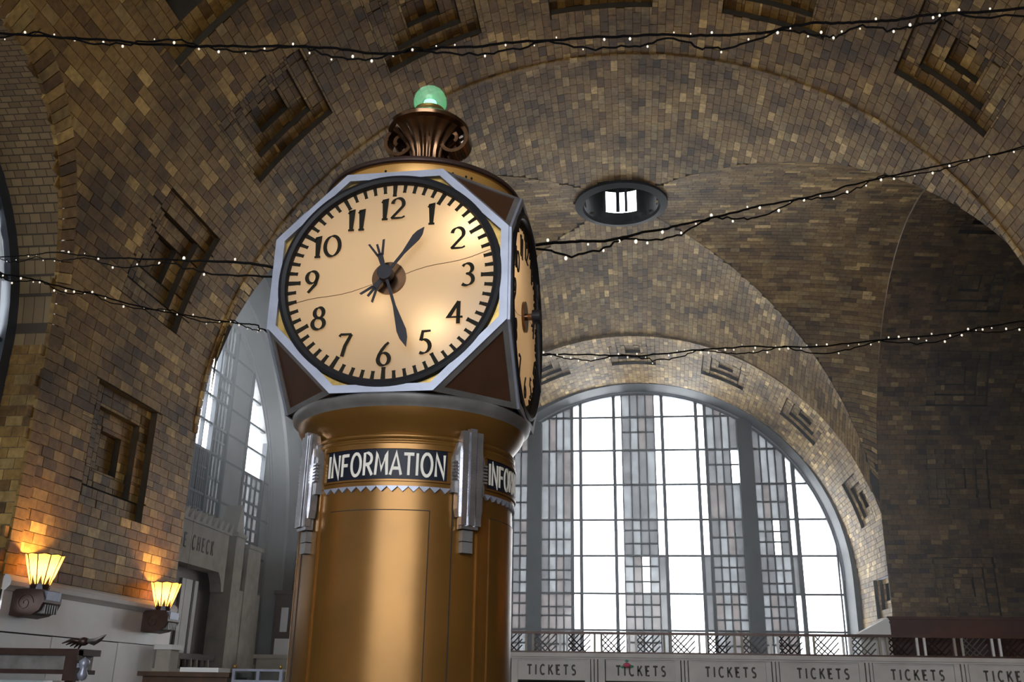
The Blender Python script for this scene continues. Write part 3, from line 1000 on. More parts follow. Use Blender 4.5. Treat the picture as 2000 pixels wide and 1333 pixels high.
# ================================================================== THE CLOCK
CX, CY, CZ, CYAW = -1.057, 4.49, 3.476, -.0344
clock = empty('information_clock', (CX, CY, 0), CYAW)
tag(clock, 'gold-painted four-faced station clock on a round information column, green globe lamp on top', 'clock')
HW, HH, CH, CV = .56, .5535, .323, .323
NIB = (rad(20), .165, .04)
def face(k):
    c_, s2 = math.cos(k * math.pi / 2), math.sin(k * math.pi / 2)
    def fn(x, z, d):          # d outward
        lx, ly = x, -(HW + d)
        return (lx * c_ - ly * s2, lx * s2 + ly * c_, CZ + z)
    return fn
OCT = [(-HW + CH, HH), (HW - CH, HH), (HW, HH - CV), (HW, -HH + CV), (HW - CH, -HH), (-HW + CH, -HH), (-HW, -HH + CV), (-HW, HH - CV)]
def octs(k): return [(a * k, b * k) for a, b in OCT]
R_B0, R_B1 = .534, .492        # bezel radii
# inner shell that holds the lamps
ticks_l = MB()
for k in range(4):
    f = face(k)
    # octagon chrome frame
    fr = MB(); o1, o2 = octs(1.0), octs(.935)
    for i in range(8):
        j = (i + 1) % 8
        fr.prism([o1[i], o1[j], o2[j], o2[i]], -.02, .012, f)
    fr.build('octagon_frame', M['chrome'], clock)
    pl = MB(); ic = [(R_B1 * math.cos(a), R_B1 * math.sin(a)) for a in np.linspace(rad(112.5), rad(112.5) - 2 * math.pi, 65)[:-1]]
    o3 = octs(.95)
    # plate between octagon and bezel: quads from circle to octagon
    def octray(a):
        best = 9
        for i in range(8):
            (xa, za), (xb, zb) = o3[i], o3[(i + 1) % 8]
            dx, dz = xb - xa, zb - za
            ca, sa = math.cos(a), math.sin(a)
            den = ca * dz - sa * dx
            if abs(den) < 1e-9: continue
            t = (xa * dz - za * dx) / den
            if t > 0: best = min(best, t)
        return best
    for i in range(96):
        a0, a1 = 2 * math.pi * i / 96, 2 * math.pi * (i + 1) / 96
        r0, r1 = octray(a0), octray(a1)
        pl.quad(f(R_B1 * math.cos(a0), R_B1 * math.sin(a0), -.012), f(r0 * math.cos(a0), r0 * math.sin(a0), -.012), f(r1 * math.cos(a1), r1 * math.sin(a1), -.012), f(R_B1 * math.cos(a1), R_B1 * math.sin(a1), -.012))
    pl.build('face_plate', M['brass'], clock)
    bz = MB(); pr = [(R_B0, -.012), (R_B0 - .004, .016), (R_B0 - .02, .022), (R_B1 + .006, .016), (R_B1, .004), (R_B1, -.03)]
    for i in range(96):
        a0, a1 = 2 * math.pi * i / 96, 2 * math.pi * (i + 1) / 96
        for (r0, d0), (r1, d1) in zip(pr, pr[1:]):
            bz.quad(f(r0 * math.cos(a0), r0 * math.sin(a0), d0), f(r0 * math.cos(a1), r0 * math.sin(a1), d0), f(r1 * math.cos(a1), r1 * math.sin(a1), d1), f(r1 * math.cos(a0), r1 * math.sin(a0), d1))
    bz.build('bezel', M['black'], clock, smooth=True, autosmooth=40)
    dl = MB()
    dl.add([f(0, 0, -.012)] + [f((R_B1 + .004) * math.cos(2 * math.pi * i / 96), (R_B1 + .004) * math.sin(2 * math.pi * i / 96), -.012) for i in range(96)],
           [(0, i + 1, (i + 1) % 96 + 1) for i in range(96)])
    dial = dl.build('dial', M['dial'], clock)
    if k in (0, 1):
        for q in range(60):
            a = rad(90 - 6 * q); ca, sa = math.cos(a), math.sin(a)
            ln, wd = (.060, .013) if q % 5 == 0 else (.040, .011)
            MB().prism([(ca * r + -sa * w2, sa * r + ca * w2) for r, w2 in ((R_B1 + .002, -wd * .8), (R_B1 + .002, wd * .8), (R_B1 - ln * .8, wd * .62), (R_B1 - ln, wd * .75), (R_B1 - ln, -wd * .75), (R_B1 - ln * .8, -wd * .62))],
                       -.0115, -.006, f).build('minute_mark', M['ink'], dial)
        for q in range(1, 13):
            a = rad(90 - 30 * q); rr = .372 if q not in (10, 11, 12) else .36
            h = .112
            s_txt = str(q)
            x0, z0 = rr * math.cos(a), rr * math.sin(a) - h / 2
            tw = text_width(s_txt, h, .012)
            nm_ = MB(); x = x0 - tw / 2
            for c in s_txt:
                gmb = glyph(c, f, x, z0, h, NIB, thick=.004)
                gmb.v = [v for v in gmb.v]
                nm_.add(gmb.v, gmb.f)
                x += GL[c][0] * h + .012
            # lift off the dial: shift mesh outward is done by fn depth below
            nm_.build('numeral', M['ink'], dial)
    # hands (1:27)
    if k in (0, 1):
        def rot(ang):
            c2, s3 = math.cos(ang), math.sin(ang)
            return lambda x, y, d: f(x * c2 + y * s3, -x * s3 + y * c2, d)
        def hand(name, ang, L, wmax, d, tail):
            g_ = rot(ang)
            hb = MB()
            hb.prism([(-.006, 0), (-.007, L * .45), (-wmax, L * .78), (-wmax * .8, L * .88), (0, L), (wmax * .8, L * .88), (wmax, L * .78), (.007, L * .45), (.006, 0)], d, d + .006, g_)
            hb.prism([(-.009, 0), (.009, 0), (.014, -tail * .62), (-.014, -tail * .62)], d, d + .006, g_)
            for sx in (-1, 0, 1):
                bx = sx * .010; tx = sx * .036
                hb.prism([(bx - .006, -tail * .55), (bx + .006, -tail * .55), (tx + .005, -tail * (1.0 if sx else .92)), (tx - .005, -tail * (1.0 if sx else .92))], d, d + .006, g_)
            hb.build(name, M['hand'], clock)
        hand('hour_hand', rad(36.5), .285, .020, .045, .145)
        hand('minute_hand', rad(162), .385, .022, .060, .165)
        hub = MB()
        for r0, d0, d1, nn in ((.036, .036, .076, 24),):
            hub.prism([(r0 * math.cos(2 * math.pi * i / nn), r0 * math.sin(2 * math.pi * i / nn)) for i in range(nn)], d0, d1, f)
        hub.build('hand_hub', M['hand'], clock)
        bs = MB(); nn = 32
        bs.prism([(.080 * math.cos(2 * math.pi * i / nn), .080 * math.sin(2 * math.pi * i / nn)) for i in range(nn)], -.010, .004, f)
        bs.prism([(.018 * math.cos(2 * math.pi * i / nn), .018 * math.sin(2 * math.pi * i / nn)) for i in range(nn)], .0, .04, f)
        bs.build('arbor_boss', M['copper'], clock)
        sm = MB()
        for (xa, za, xb, zb) in ((-.49, -.115, -.07, -.025), (.07, .02, .485, .125)):
            sm.tube([f(xa + (xb - xa) * t, za + (zb - za) * t + .008 * math.sin(t * 7), -.0105) for t in np.linspace(0, 1, 9)], .0016, 4)
        sm.build('glass_seam', M['gold_dark'], dial)
# triangular corner facets
def corner(sx, sy, sz):
    V1 = np.array([sx * HW, sy * HW, sz * (HH - CV)]); V2 = np.array([sx * (HW - CH), sy * HW, sz * HH]); V3 = np.array([sx * HW, sy * (HW - CH), sz * HH])
    o = np.array([0, 0, CZ]); c = (V1 + V2 + V3) / 3
    nrm = np.cross(V2 - V1, V3 - V1); nrm /= np.linalg.norm(nrm)
    if nrm @ c < 0: nrm = -nrm
    T_ = [V1, V2, V3]; I_ = [c + (p - c) * .80 for p in T_]
    MB().add([p + o - nrm * .006 for p in [c + (p - c) * .9 for p in T_]], [(0, 1, 2)]).build('corner_panel', M['brown_panel'], clock)
    fr = MB()
    for i in range(3):
        j = (i + 1) % 3
        q = [T_[i], T_[j], I_[j], I_[i]]
        fr.add([p + o for p in q] + [p + o - nrm * .016 for p in q], [(0, 1, 2, 3), (3, 2, 6, 7), (0, 4, 5, 1), (1, 5, 6, 2), (0, 3, 7, 4)])
    fr.build('corner_trim', M['grey_metal'], clock)
for sx in (-1, 1):
    for sy in (-1, 1):
        for sz in (-1, 1):
            corner(sx, sy, sz)
# top and bottom decks of the head
for sz in (-1, 1):
    z = CZ + sz * HH
    MB().add([(a, b, z) for a, b in [(-HW + CH, -HW), (HW - CH, -HW), (HW, -HW + CH), (HW, HW - CH), (HW - CH, HW), (-HW + CH, HW), (-HW, HW - CH), (-HW, -HW + CH)]], [tuple(range(8))]).build('head_deck', M['brown_panel'], clock)
# cap, finial, globe
zt = CZ + HH
MB().lathe([(.0, zt + .002), (.50, zt + .002), (.505, zt + .02), (.505, zt + .085), (.515, zt + .09), (.52, zt + .10), (.515, zt + .115), (.47, zt + .118), (.0, zt + .12)], 96).build('cap', M['gold_bright'], clock, smooth=True, autosmooth=35)
MB().lathe([(.516, zt + .088), (.526, zt + .094), (.527, zt + .108), (.520, zt + .118), (.50, zt + .1205)], 96).build('cap_lip', M['bronze'], clock, smooth=True, autosmooth=40)
for a in (-98, -52, -48.5, -60, -135):
    MB().sphere((.506 * math.cos(rad(a)), .506 * math.sin(rad(a)), zt + .05), .0065, 8, 6).build('rivet', M['black'], clock)
fz = zt + .12
fl = lambda r, z, a: r * (1 + .07 * math.cos(16 * a)) if z < fz + .43 else r
MB().lathe([(.17, fz), (.15, fz + .03), (.105, fz + .10), (.085, fz + .22), (.092, fz + .30), (.115, fz + .36), (.155, fz + .41), (.20, fz + .445)], 96, flute=fl).build('finial_stem', M['copper'], clock, smooth=True)
MB().lathe([(.19, fz + .44), (.222, fz + .452), (.226, fz + .47), (.20, fz + .495), (.14, fz + .528), (.095, fz + .54), (.0, fz + .542)], 64).build('finial_top', M['copper'], clock, smooth=True, autosmooth=50)
for k in range(3):                                   # three volute scrolls
    a = (0.0, math.pi, math.pi / 2)[k]
    ca, sa = math.cos(a), math.sin(a)
    pts = []
    for t in np.linspace(0, 1, 40):
        an = rad(100) - t * rad(500); rr = .098 * (1 - .78 * t)
        pts.append((.145 + rr * math.cos(an), fz + .375 + rr * 1.05 * math.sin(an)))
    sv = MB()
    n_ = len(pts)
    wv = .055
    for (r0, z0), (r1, z1) in zip(pts, pts[1:]):
        m0 = np.array([r0, z0]); m1 = np.array([r1, z1]); t_ = m1 - m0; t_ /= np.linalg.norm(t_); nv = np.array([-t_[1], t_[0]]) * .010
        sv.prism([m0 + nv, m1 + nv, m1 - nv, m0 - nv], -wv, wv, lambda r, z, d: (r * ca - d * sa, r * sa + d * ca, z))
    sv.build('volute', M['copper'], clock)
MB().lathe([(.0, fz + .54), (.098, fz + .54), (.102, fz + .565), (.098, fz + .575), (.085, fz + .58), (.085, fz + .60), (.0, fz + .60)], 48).build('lamp_collar', M['brass'], clock, smooth=True, autosmooth=40)
gm = bpy.data.materials.new('green_globe_glass'); gm.use_nodes = True
nt = gm.node_tree; b_ = nt.nodes['Principled BSDF']
b_.inputs['Base Color'].default_value = (.50, .62, .55, 1); b_.inputs['Roughness'].default_value = .12
b_.inputs['Transmission Weight'].default_value = .0; b_.inputs['Alpha'].default_value = .38
b_.inputs['Specular IOR Level'].default_value = .8
gz = fz + .66
MB().sphere((0, 0, gz), .094, 40, 26).build('lamp_globe', gm, clock, smooth=True)
M['green_bulb'] = mat('green_lamp', (.2, 1, .5), .3, emit=(.10, 1.0, .34), estr=9.0)
MB().lathe([(.0, fz + .60), (.042, fz + .60), (.046, fz + .62), (.034, fz + .66), (.0, fz + .675)], 20).build('lamp_filament', M['green_bulb'], clock, smooth=True)

# flange, bell and column
zb = CZ - HH
MB().lathe([(.0, zb - .002), (.575, zb - .002), (.585, zb - .012), (.580, zb - .032), (.565, zb - .045), (.555, zb - .060)], 96).build('flange', M['grey_metal'], clock, smooth=True, autosmooth=40)
MB().lathe([(.556, zb - .058), (.55, zb - .075), (.535, zb - .10), (.515, zb - .125), (.497, zb - .150), (.487, zb - .168)], 96).build('bell_neck', M['gold'], clock, smooth=True)
MB().lathe([(.487, zb - .166), (.507, zb - .172), (.512, zb - .182), (.505, zb - .192), (.498, zb - .196), (.512, zb - .204), (.514, zb - .214), (.505, zb - .222)], 96).build('neck_moulding', M['gold'], clock, smooth=True)
MB().lathe([(.500, zb - .215), (.500, .35), (.56, .30), (.60, .28), (.60, 0.0)], 128).build('column', M['gold'], clock, smooth=True, autosmooth=30)
def cyl(r0):
    def fn(a, z, d):          # a: metres along arc from the front (right positive)
        an = a / .505
        return ((r0 + d) * math.sin(an), -(r0 + d) * math.cos(an), z)
    return fn
def plate(name, a0, a1, z0, z1, r, th, m, parent, k, n=32):
    mb = MB(); off = k * math.pi / 2
    for i in range(n):
        q0 = rad(a0) + rad(a1 - a0) * i / n + off; q1 = rad(a0) + rad(a1 - a0) * (i + 1) / n + off
        P_ = lambda q, z, d: ((r + d) * math.sin(q), -(r + d) * math.cos(q), z)
        mb.quad(P_(q0, z0, th), P_(q1, z0, th), P_(q1, z1, th), P_(q0, z1, th))
        mb.quad(P_(q0, z1, 0), P_(q0, z1, th), P_(q1, z1, th), P_(q1, z1, 0))
        mb.quad(P_(q0, z0, 0), P_(q1, z0, 0), P_(q1, z0, th), P_(q0, z0, th))
        if i == 0: mb.quad(P_(q0, z0, 0), P_(q0, z0, th), P_(q0, z1, th), P_(q0, z1, 0))
        if i == n - 1: mb.quad(P_(q1, z0, 0), P_(q1, z1, 0), P_(q1, z1, th), P_(q1, z0, th))
    me_ = mb.mesh(name, m, True)
    import bmesh
    bm = bmesh.new(); bm.from_mesh(me_); bmesh.ops.remove_doubles(bm, verts=bm.verts, dist=1e-5); bmesh.ops.recalc_face_normals(bm, faces=bm.faces); bm.to_mesh(me_); bm.free()
    me_.set_sharp_from_angle(angle=rad(30))
    return mesh_obj(name, me_, parent)
ZS0, ZS1 = 2.545, 2.680
for k in range(4):
    off = 1.5 if k == 0 else 0
    bd = plate('sign_frame', -36 + off, 36 + off, ZS0 - .028, ZS1 + .026, .498, .012, M['gold'], clock, k)
    sg = plate('sign_panel', -32 + off, 32 + off, ZS0, ZS1, .506, .006, M['navy'], clock, k)
    for (za, zb2) in ((ZS1, ZS1 + .008), (ZS0 - .008, ZS0)):
        plate('sign_bead', -34 + off, 34 + off, za, zb2, .505, .012, M['gold'], clock, k)
    if k in (0, 1, 3):
        kk = k * math.pi / 2 + rad(off)
        def fnl(a, z, d, kk=kk):
            an = a / .512 + kk
            return ((.512 + d) * math.sin(an), -(.512 + d) * math.cos(an), z)
        write('INFORMATION', fnl, 0, ZS0 + .018, .098, .0085, sg, M['letter'], wd=.145, thick=.003, xs=.80)
    # chrome scallops under the sign
    sc_me = None
    for i in range(13):
        a = -34 + off + 68 * (i + .5) / 13
        q = rad(a) + k * math.pi / 2
        if sc_me is None:
            hw = .0225
            sc_me = MB().prism([(-hw, 0), (-hw * .5, -.010), (0, -.021), (hw * .5, -.010), (hw, 0), (hw, .004), (-hw, .004)], -.004, .010, lambda x, z, d: (x, -d, z)).mesh('scallop', M['chrome'])
        o = mesh_obj('scallop', sc_me, clock)
        o.location = (.502 * math.sin(q), -.502 * math.cos(q), ZS0 - .032); o.rotation_euler = (0, 0, q)
    # raised door panel with dark joints around it
    plate('door_panel', -28 + off, 24 + off, .5, 2.412, .500, .004, M['gold'], clock, k)
    plate('panel_joint', -28.4 + off, -28 + off, .5, 2.415, .499, .0035, M['gold_dark'], clock, k, 2)
    plate('panel_joint', 24 + off, 24.5 + off, .5, 2.415, .499, .0035, M['dark_line'], clock, k, 2)
    plate('panel_joint', -28.4 + off, 24.5 + off, 2.412, 2.416, .499, .0045, M['dark_line'], clock, k)
    plate('column_stile', 36 + off, 36.5 + off, .5, 2.50, .499, .004, M['dark_line'], clock, k, 2)
    plate('column_stile', -37.5 + off, -36.5 + off, .5, 2.50, .499, .008, M['gold'], clock, k, 2)
    # chrome art-deco bracket at each diagonal
    q = rad(45) + k * math.pi / 2
    br = empty('bracket'); br.parent = clock
    br.location = (.505 * math.sin(q), -.505 * math.cos(q), 0); br.rotation_euler = (0, 0, q)
    fb = lambda x, z, d: (x * .84, -d, z)
    def slab(name, poly, d0, d1, m='bracket'):
        MB().prism(poly, d0, d1, fb).build(name, M[m], br)
    slab('wing', [(-.098, 2.50), (.098, 2.50), (.098, 2.655), (.088, 2.68), (.075, 2.72), (.055, 2.735), (-.055, 2.735), (-.075, 2.72), (-.088, 2.68), (-.098, 2.655)], -.02, .020, 'grey_metal')
    slab('body', [(-.068, 2.395), (.068, 2.395), (.078, 2.43), (.078, 2.67), (.064, 2.71), (.064, 2.74), (.046, 2.775), (-.046, 2.775), (-.064, 2.74), (-.064, 2.71), (-.078, 2.67), (-.078, 2.43)], 0, .034)
    for x in (-.045, 0, .045):
        slab('rib', [(x - .016, 2.36), (x + .016, 2.36), (x + .019, 2.79 - abs(x) * .3), (x - .019, 2.79 - abs(x) * .3)], .02, .046 + (.006 if x == 0 else 0))
    slab('foot', [(-.052, 2.345), (.052, 2.345), (.052, 2.40), (-.052, 2.40)], 0, .036)
    for z in (2.295, 2.245):
        slab('drop', [(-.032, z), (.032, z), (.032, z + .046), (-.032, z + .046)], -.01, .022, 'grey_metal')
    for sx in (-1, 1):
        for i in range(6):
            z = 2.555 + i * .015
            slab('fin', [(sx * .070, z), (sx * .108, z), (sx * .108, z + .008), (sx * .070, z + .008)][::sx], .016, .032)
# small rod with a cross arm where the light strings are tied
MB().tube([(.46, .62, 3.55), (.462, .62, 3.9), (.468, .622, 4.26)], .0055, 6).build('string_rod', M['black'], clock)
MB().tube([(.435, .62, 4.18), (.50, .62, 4.185)], .004, 6).build('rod_arm', M['black'], clock)
MB().box(.40, .49, .53, .63, 3.50, 3.58).build('rod_clip', M['black'], clock)
# lamps inside the head
def point(name, loc, power, col, r=.03, parent=None):
    l = bpy.data.lights.new(name, 'POINT'); l.energy = power; l.color = col; l.shadow_soft_size = r
    o = bpy.data.objects.new(name, l); link(o, parent); o.location = loc
    return o
WARM = (1.0, .80, .55)
for (x, z, dd, p) in ((.38, .24, .13, 1.9), (.22, -.24, .12, 1.0), (-.05, -.13, .09, .2), (-.28, .15, .36, 1.5), (-.22, -.22, .36, 1.4), (.05, .25, .36, 1.3)):
    point('dial_lamp', (x, -(HW - dd), CZ + z), p, WARM, .035, clock)
for (y, z) in ((-.2, .2), (.2, -.2)):
    point('dial_lamp', (HW - .3, y, CZ + z), .9, WARM, .03, clock)
point('globe_lamp', (0, 0, fz + .69), .012, (.2, 1, .45), .012, clock)

# ================================================================== LEFT DADO, MOULDING, SCONCES
dado = empty('trim_1', (XL, 17, .02)); tag(dado, 'pale grey marble dado with a rounded stone string course under the brick wall', kind='structure')
mb = MB()
cs = [(0, 3.05), (.10, 3.05), (.13, 3.09), (.17, 3.13), (.18, 3.20), (.15, 3.26), (.10, 3.30), (0, 3.31)]
for (a, za), (b, zb3) in zip(cs, cs[1:]):
    mb.quad((a - .02, -2.25, za), (a - .02, 3.8, za), (b - .02, 3.8, zb3), (b - .02, -2.25, zb3))
for q in (-2.25, 3.8):
    mb.add([(a - .02, q, z) for a, z in cs], [tuple(range(len(cs)))])
mb.build('string_course', M['marble'], dado, smooth=False)
MB().box(-.03, .03, -2.25, 3.8, 0, 3.06).build('dado_backing', M['dark_line'], dado)
seam_y = [-2.25, -1.27, .92, 3.8]
for (a, b, z0, z1) in ((-2.25, 3.8, 2.42, 3.05), (-2.25, -.69, 0, 2.395), (-.65, 1.59, 0, 2.40), (1.63, 3.8, 0, 2.405)):
    MB().box(.02, .06, a, b, z0, z1).build('panel', M['marble'], dado)

def sconce(y, label, side=-1):
    z0 = 2.68
    root = empty('wall_sconce', (XL + .02 if side < 0 else XR - .02, y, z0), 0 if side < 0 else math.pi)
    tag(root, label, 'wall lamp', 'fan-shaped sconces on the marble dado')
    pr = [(0, .02), (.0, .42), (.34, .44), (.55, .42), (.60, .30), (.60, .22), (.55, .10), (.42, .02), (.22, -.02)]
    MB().prism(pr, -.26, .26, lambda a, b, d: (a, d, b)).build('bracket', M['bronze'], root)
    MB().prism([(.40, .24), (.61, .26), (.62, .40), (.40, .42)], -.20, .20, lambda a, b, d: (a, d, b)).build('bracket_face', M['chrome'], root)
    for sd in (-1, 1):
        pts = [(.28 + (.15 * (1 - t)) * math.cos(t * 11), sd * .262, .21 + (.15 * (1 - t)) * math.sin(t * 11)) for t in np.linspace(0, .9, 40)]
        MB().tube(pts, .012, 5).build('scroll', M['bronze'], root)
    for i in range(6):
        yy = -.17 + i * .068
        MB().box(.44, .60, yy - .012, yy + .012, .05, .19).build('flute', M['grey_metal'], root)
    cx = .33
    MB().lathe([(.15, .40), (.14, .46), (.155, .52), (.10, .53), (0, .53)], 24, cx=cx).build('cup', M['bronze'], root, smooth=True, autosmooth=40)
    N_ = 9
    for i in range(N_):
        a = 2 * math.pi * (i + .5) / N_; w2 = 2 * math.pi / N_ / 2
        P_ = lambda r, an, z: (cx + r * math.cos(an), r * math.sin(an), z)
        MB().add([P_(.155, a - w2, .44), P_(.155, a + w2, .44), P_(.20, a, .68)], [(0, 1, 2)]).build('leaf', M['chrome'] if i % 2 else M['bronze'], root)
        pn = MB(); rows_ = [(.155, .52), (.20, .68), (.245, .84), (.29, .985)]
        cols = 6; k = len(rows_)
        pts = []
        for c in range(cols + 1):
            an = a - w2 + 2 * w2 * c / cols
            bul = 1 + .07 * math.sin(math.pi * c / cols)
            for r, z in rows_:
                zz_ = z + (.022 * math.sin(math.pi * c / cols) if z > .9 else 0)
                pts.append(P_(r * bul, an, zz_))
        pn.add(pts, [(c * k + j, (c + 1) * k + j, (c + 1) * k + j + 1, c * k + j + 1) for c in range(cols) for j in range(k - 1)])
        pn.build('shade_panel', M['shade'], root, smooth=True)
        MB().tube([P_(r * 1.005, a - w2, z) for r, z in rows_], .010, 5).build('shade_rib', M['bronze'], root)
    rim = [(cx + .302 * math.cos(q), .302 * math.sin(q), .99 + .016 * abs(math.sin(q * N_ / 2))) for q in np.linspace(0, 2 * math.pi, 55)]
    MB().tube(rim, .008, 5).build('shade_rim', M['bronze'], root)
    MB().sphere((cx, 0, .68), .045, 12, 8).build('bulb', mat('warm_bulb', (1, .8, .5), .4, emit=(1, .72, .36), estr=14), root, smooth=True)
    point('sconce_light', (cx, 0, .80), 100, (1.0, .56, .20), .05, root)
sconce(15.25, 'lit amber fan sconce beside the side window recess')
sconce(19.7, 'lit amber fan sconce beside the baggage check portal')
for yy, nt_ in ((18.98, 'next to the ticket counter end'), (14.72, 'below the high light string'), (6.1, 'level with the kiosk')):  # unseen sconces from here on, added to wash the vault with warm light
    sconce(yy, 'added fan sconce for warm fill, out of view on the right hall wall ' + nt_, 1)
sconce(0.0, 'added fan sconce for warm fill, out of view on the left hall wall between the two side windows')
sconce(-9.0, 'added fan sconce for warm fill, out of view on the left hall wall next to the back window')
sconce(0.0, 'added fan sconce for warm fill, out of view at the middle of the right hall wall', 1)
sconce(-9.0, 'added fan sconce for warm fill, out of view on the right hall wall next to the back window', 1)

# stone pedestal by the jamb of the great arch
ped = empty('stone_pedestal', (-9.9, 20.4, 0)); tag(ped, 'pale stone pedestal block below the far sconce', 'pedestal')
MB().box(-.16, .16, -.2, .2, 0, 1.9).build('shaft', M['stone'], ped)
MB().box(-.2, .2, -.25, .25, 1.9, 1.98).build('ledge', M['stone'], ped)
MB().box(-.16, .16, -.2, .2, 1.98, 2.36).build('block', M['stone'], ped)
MB().box(-.21, .21, -.26, .26, 2.36, 2.46).build('cap', M['white'], ped)

# ================================================================== BAGGAGE CHECK PORTAL (left arm)
XP = -13.75
por = empty('baggage_portal', (XP, 31, 0)); tag(por, 'pale stone baggage check portal with crested sign panel and tall pilasters', 'portal')
fp = lambda y, z, d: (d, y * .952 - 31, 1.7 + (z - 1.7) * .952 if z > 1.7 else z)          # d toward the hall
sp = MB().prism([(26.9, 5.36), (33.15, 5.36), (33.15, 6.72), (26.9, 6.72)], -.5, .10, fp).build('sign_panel', M['stone'], por)
MB().prism([(26.8, 6.72), (33.25, 6.72), (33.25, 6.80), (26.8, 6.80)], -.5, .16, fp).build('sign_cornice', M['stone'], por)
write('BAGGAGE CHECK', lambda x, z, d: fp(x, z, .10 + d), 29.6, 5.85, .46, .170, sp, M['grey_cut'], wd=.15, thick=.012, xs=.75)
for i in range(14):
    y = 27.0 + i * .465
    MB().prism([(y, 6.80), (y + .30, 6.80), (y + .36, 6.98), (y + .42, 7.18), (y + .26, 7.08), (y + .12, 6.98)], -.2, .12, fp).build('crest_leaf', M['stone'], por)
MB().prism([(32.6, 5.36), (33.15, 5.36), (33.15, 4.75), (33.0, 4.72), (32.9, 5.0), (32.75, 5.2)], -.3, .10, fp).build('corner_ear', M['stone'], por)
for (y0, y1, zt2, zf, dd) in ((33.45, 34.25, 6.75, 7.95, .25), (35.2, 36.5, 6.55, 6.75, .05), (26.0, 26.8, 6.75, 7.95, .25)):
    pi_ = MB().prism([(y0, 0), (y1, 0), (y1, zt2), (y0, zt2)], -.5, dd, fp).build('pilaster', M['stone'], por)
    MB().prism([(y0 - .06, zt2), (y1 + .06, zt2), (y1 + .06, zt2 + .14), (y0 - .06, zt2 + .14)], -.5, dd + .06, fp).build('capital', M['stone'], pi_)
    m_ = (y0 + y1) / 2
    MB().prism([(y0 + .05, zt2 + .14), (y1 - .05, zt2 + .14), (m_ + .12, zf - .2), (m_, zf), (m_ - .12, zf - .2)], -.4, dd - .05, fp).build('finial', M['stone'], pi_)
MB().prism([(34.4, 0), (36.9, 0), (36.9, 4.95), (34.4, 4.95)], -.5, .02, fp).build('side_panel', M['stone'], por)
MB().prism([(26.8, 0), (33.4, 0), (33.4, 5.36), (26.8, 5.36)], -.55, -.45, fp).build('door_recess', M['bronze'], por)
MB().prism([(29.5, 2.7), (29.62, 2.7), (29.62, 5.3), (29.5, 5.3)], -.45, -.1, fp).build('door_post', M['bronze'], por)
for y0, y1, m_ in ((30.95, 31.75, 'white'), (31.95, 32.2, 'marble')):
    MB().prism([(y0, 2.6), (y1, 2.6), (y1, 5.0), (y0, 5.0)], -.45, -.38, fp).build('door_panel', M[m_], por)
MB().prism([(29.4, 2.42), (33.2, 2.42), (33.2, 2.6), (29.4, 2.6)], -.45, .05, fp).build('rail', M['bronze'], por)
for i in range(8):
    y = 29.6 + i * .45
    MB().lathe([(.07, 1.6), (.10, 1.75), (.05, 1.95), (.09, 2.2), (.06, 2.42)], 8, cx=.0, cy=y * .952 - 31).build('baluster', M['stone'] if i % 3 else M['bronze'], por)
MB().prism([(29.4, 0), (33.2, 0), (33.2, 1.6), (29.4, 1.6)], -.45, .05, fp).build('counter_front', M['wood'], por)

# dark timber booth by the far wall of the left arm
bt = empty('timber_booth', (-12.5, 37.4, 0)); tag(bt, 'dark brown timber booth with two narrow panes in the left arm corner', 'booth')
MB().box(-1.25, 1.9, -.6, .6, 0, 5.0).build('body', M['wood'], bt)
MB().box(-1.3, 2.0, -.7, .7, 5.0, 5.15).build('cornice', M['wood'], bt)
for x in (-.95, -.5):
    MB().box(x, x + .28, -.64, -.60, 3.6, 4.5).build('pane', M['marble'], bt)
MB().box(-1.1, 1.3, -.66, -.60, 2.55, 3.35).build('notice_board', M['marble'], bt)
MB().lathe([(.0, 0), (.16, 0), (.16, .02), (0, .02)], 16).build('emblem', M['black'], bt).matrix_local = Matrix.Translation((-.2, -.66, 2.95)) @ Matrix.Rotation(rad(90), 4, 'X')
lw = empty('stone_parapet', (-11.5, 34.0, 0)); tag(lw, 'low pale stone parapet in front of the timber booth', 'parapet')
MB().box(-1.6, 2.2, -.2, .2, 0, 2.55).build('body', M['stone'], lw)
MB().box(-1.7, 2.3, -.28, .28, 2.55, 2.68).build('coping', M['stone'], lw)

# ================================================================== TICKET COUNTER
YT = 23.0
tk = empty('ticket_counter', (2.0, YT, 0)); tag(tk, 'long grey stone ticket counter with incised TICKETS signs', 'counter')
X0, X1 = -5.0, 9.7
ft = lambda x, z, d: (x - 2.0, -d, z)
def tbox(name, x0, x1, z0, z1, d0, d1, m, parent=tk):
    return MB().box(x0, x1, d0, d1, z0, z1, lambda x, d, z: ft(x, z, d)).build(name, m, parent)
tbox('base', X0, X1, 0, 1.05, -1.2, .05, M['tickets_stone'])
tbox('counter_shelf', X0, X1, 1.05, 1.12, -1.2, .25, M['marble'])
tbox('back_panel', X0, X1, 1.12, 2.36, -1.2, -1.1, M['bronze'])
tbox('cornice', X0, X1, 2.40, 2.49, -1.2, .14, M['tickets_stone'])
tbox('cornice_fillet', X0, X1, 2.36, 2.40, -1.2, .09, M['tickets_stone'])
cen = [-3.82, -1.83, .20, 2.20, 4.21, 6.22, 8.16]
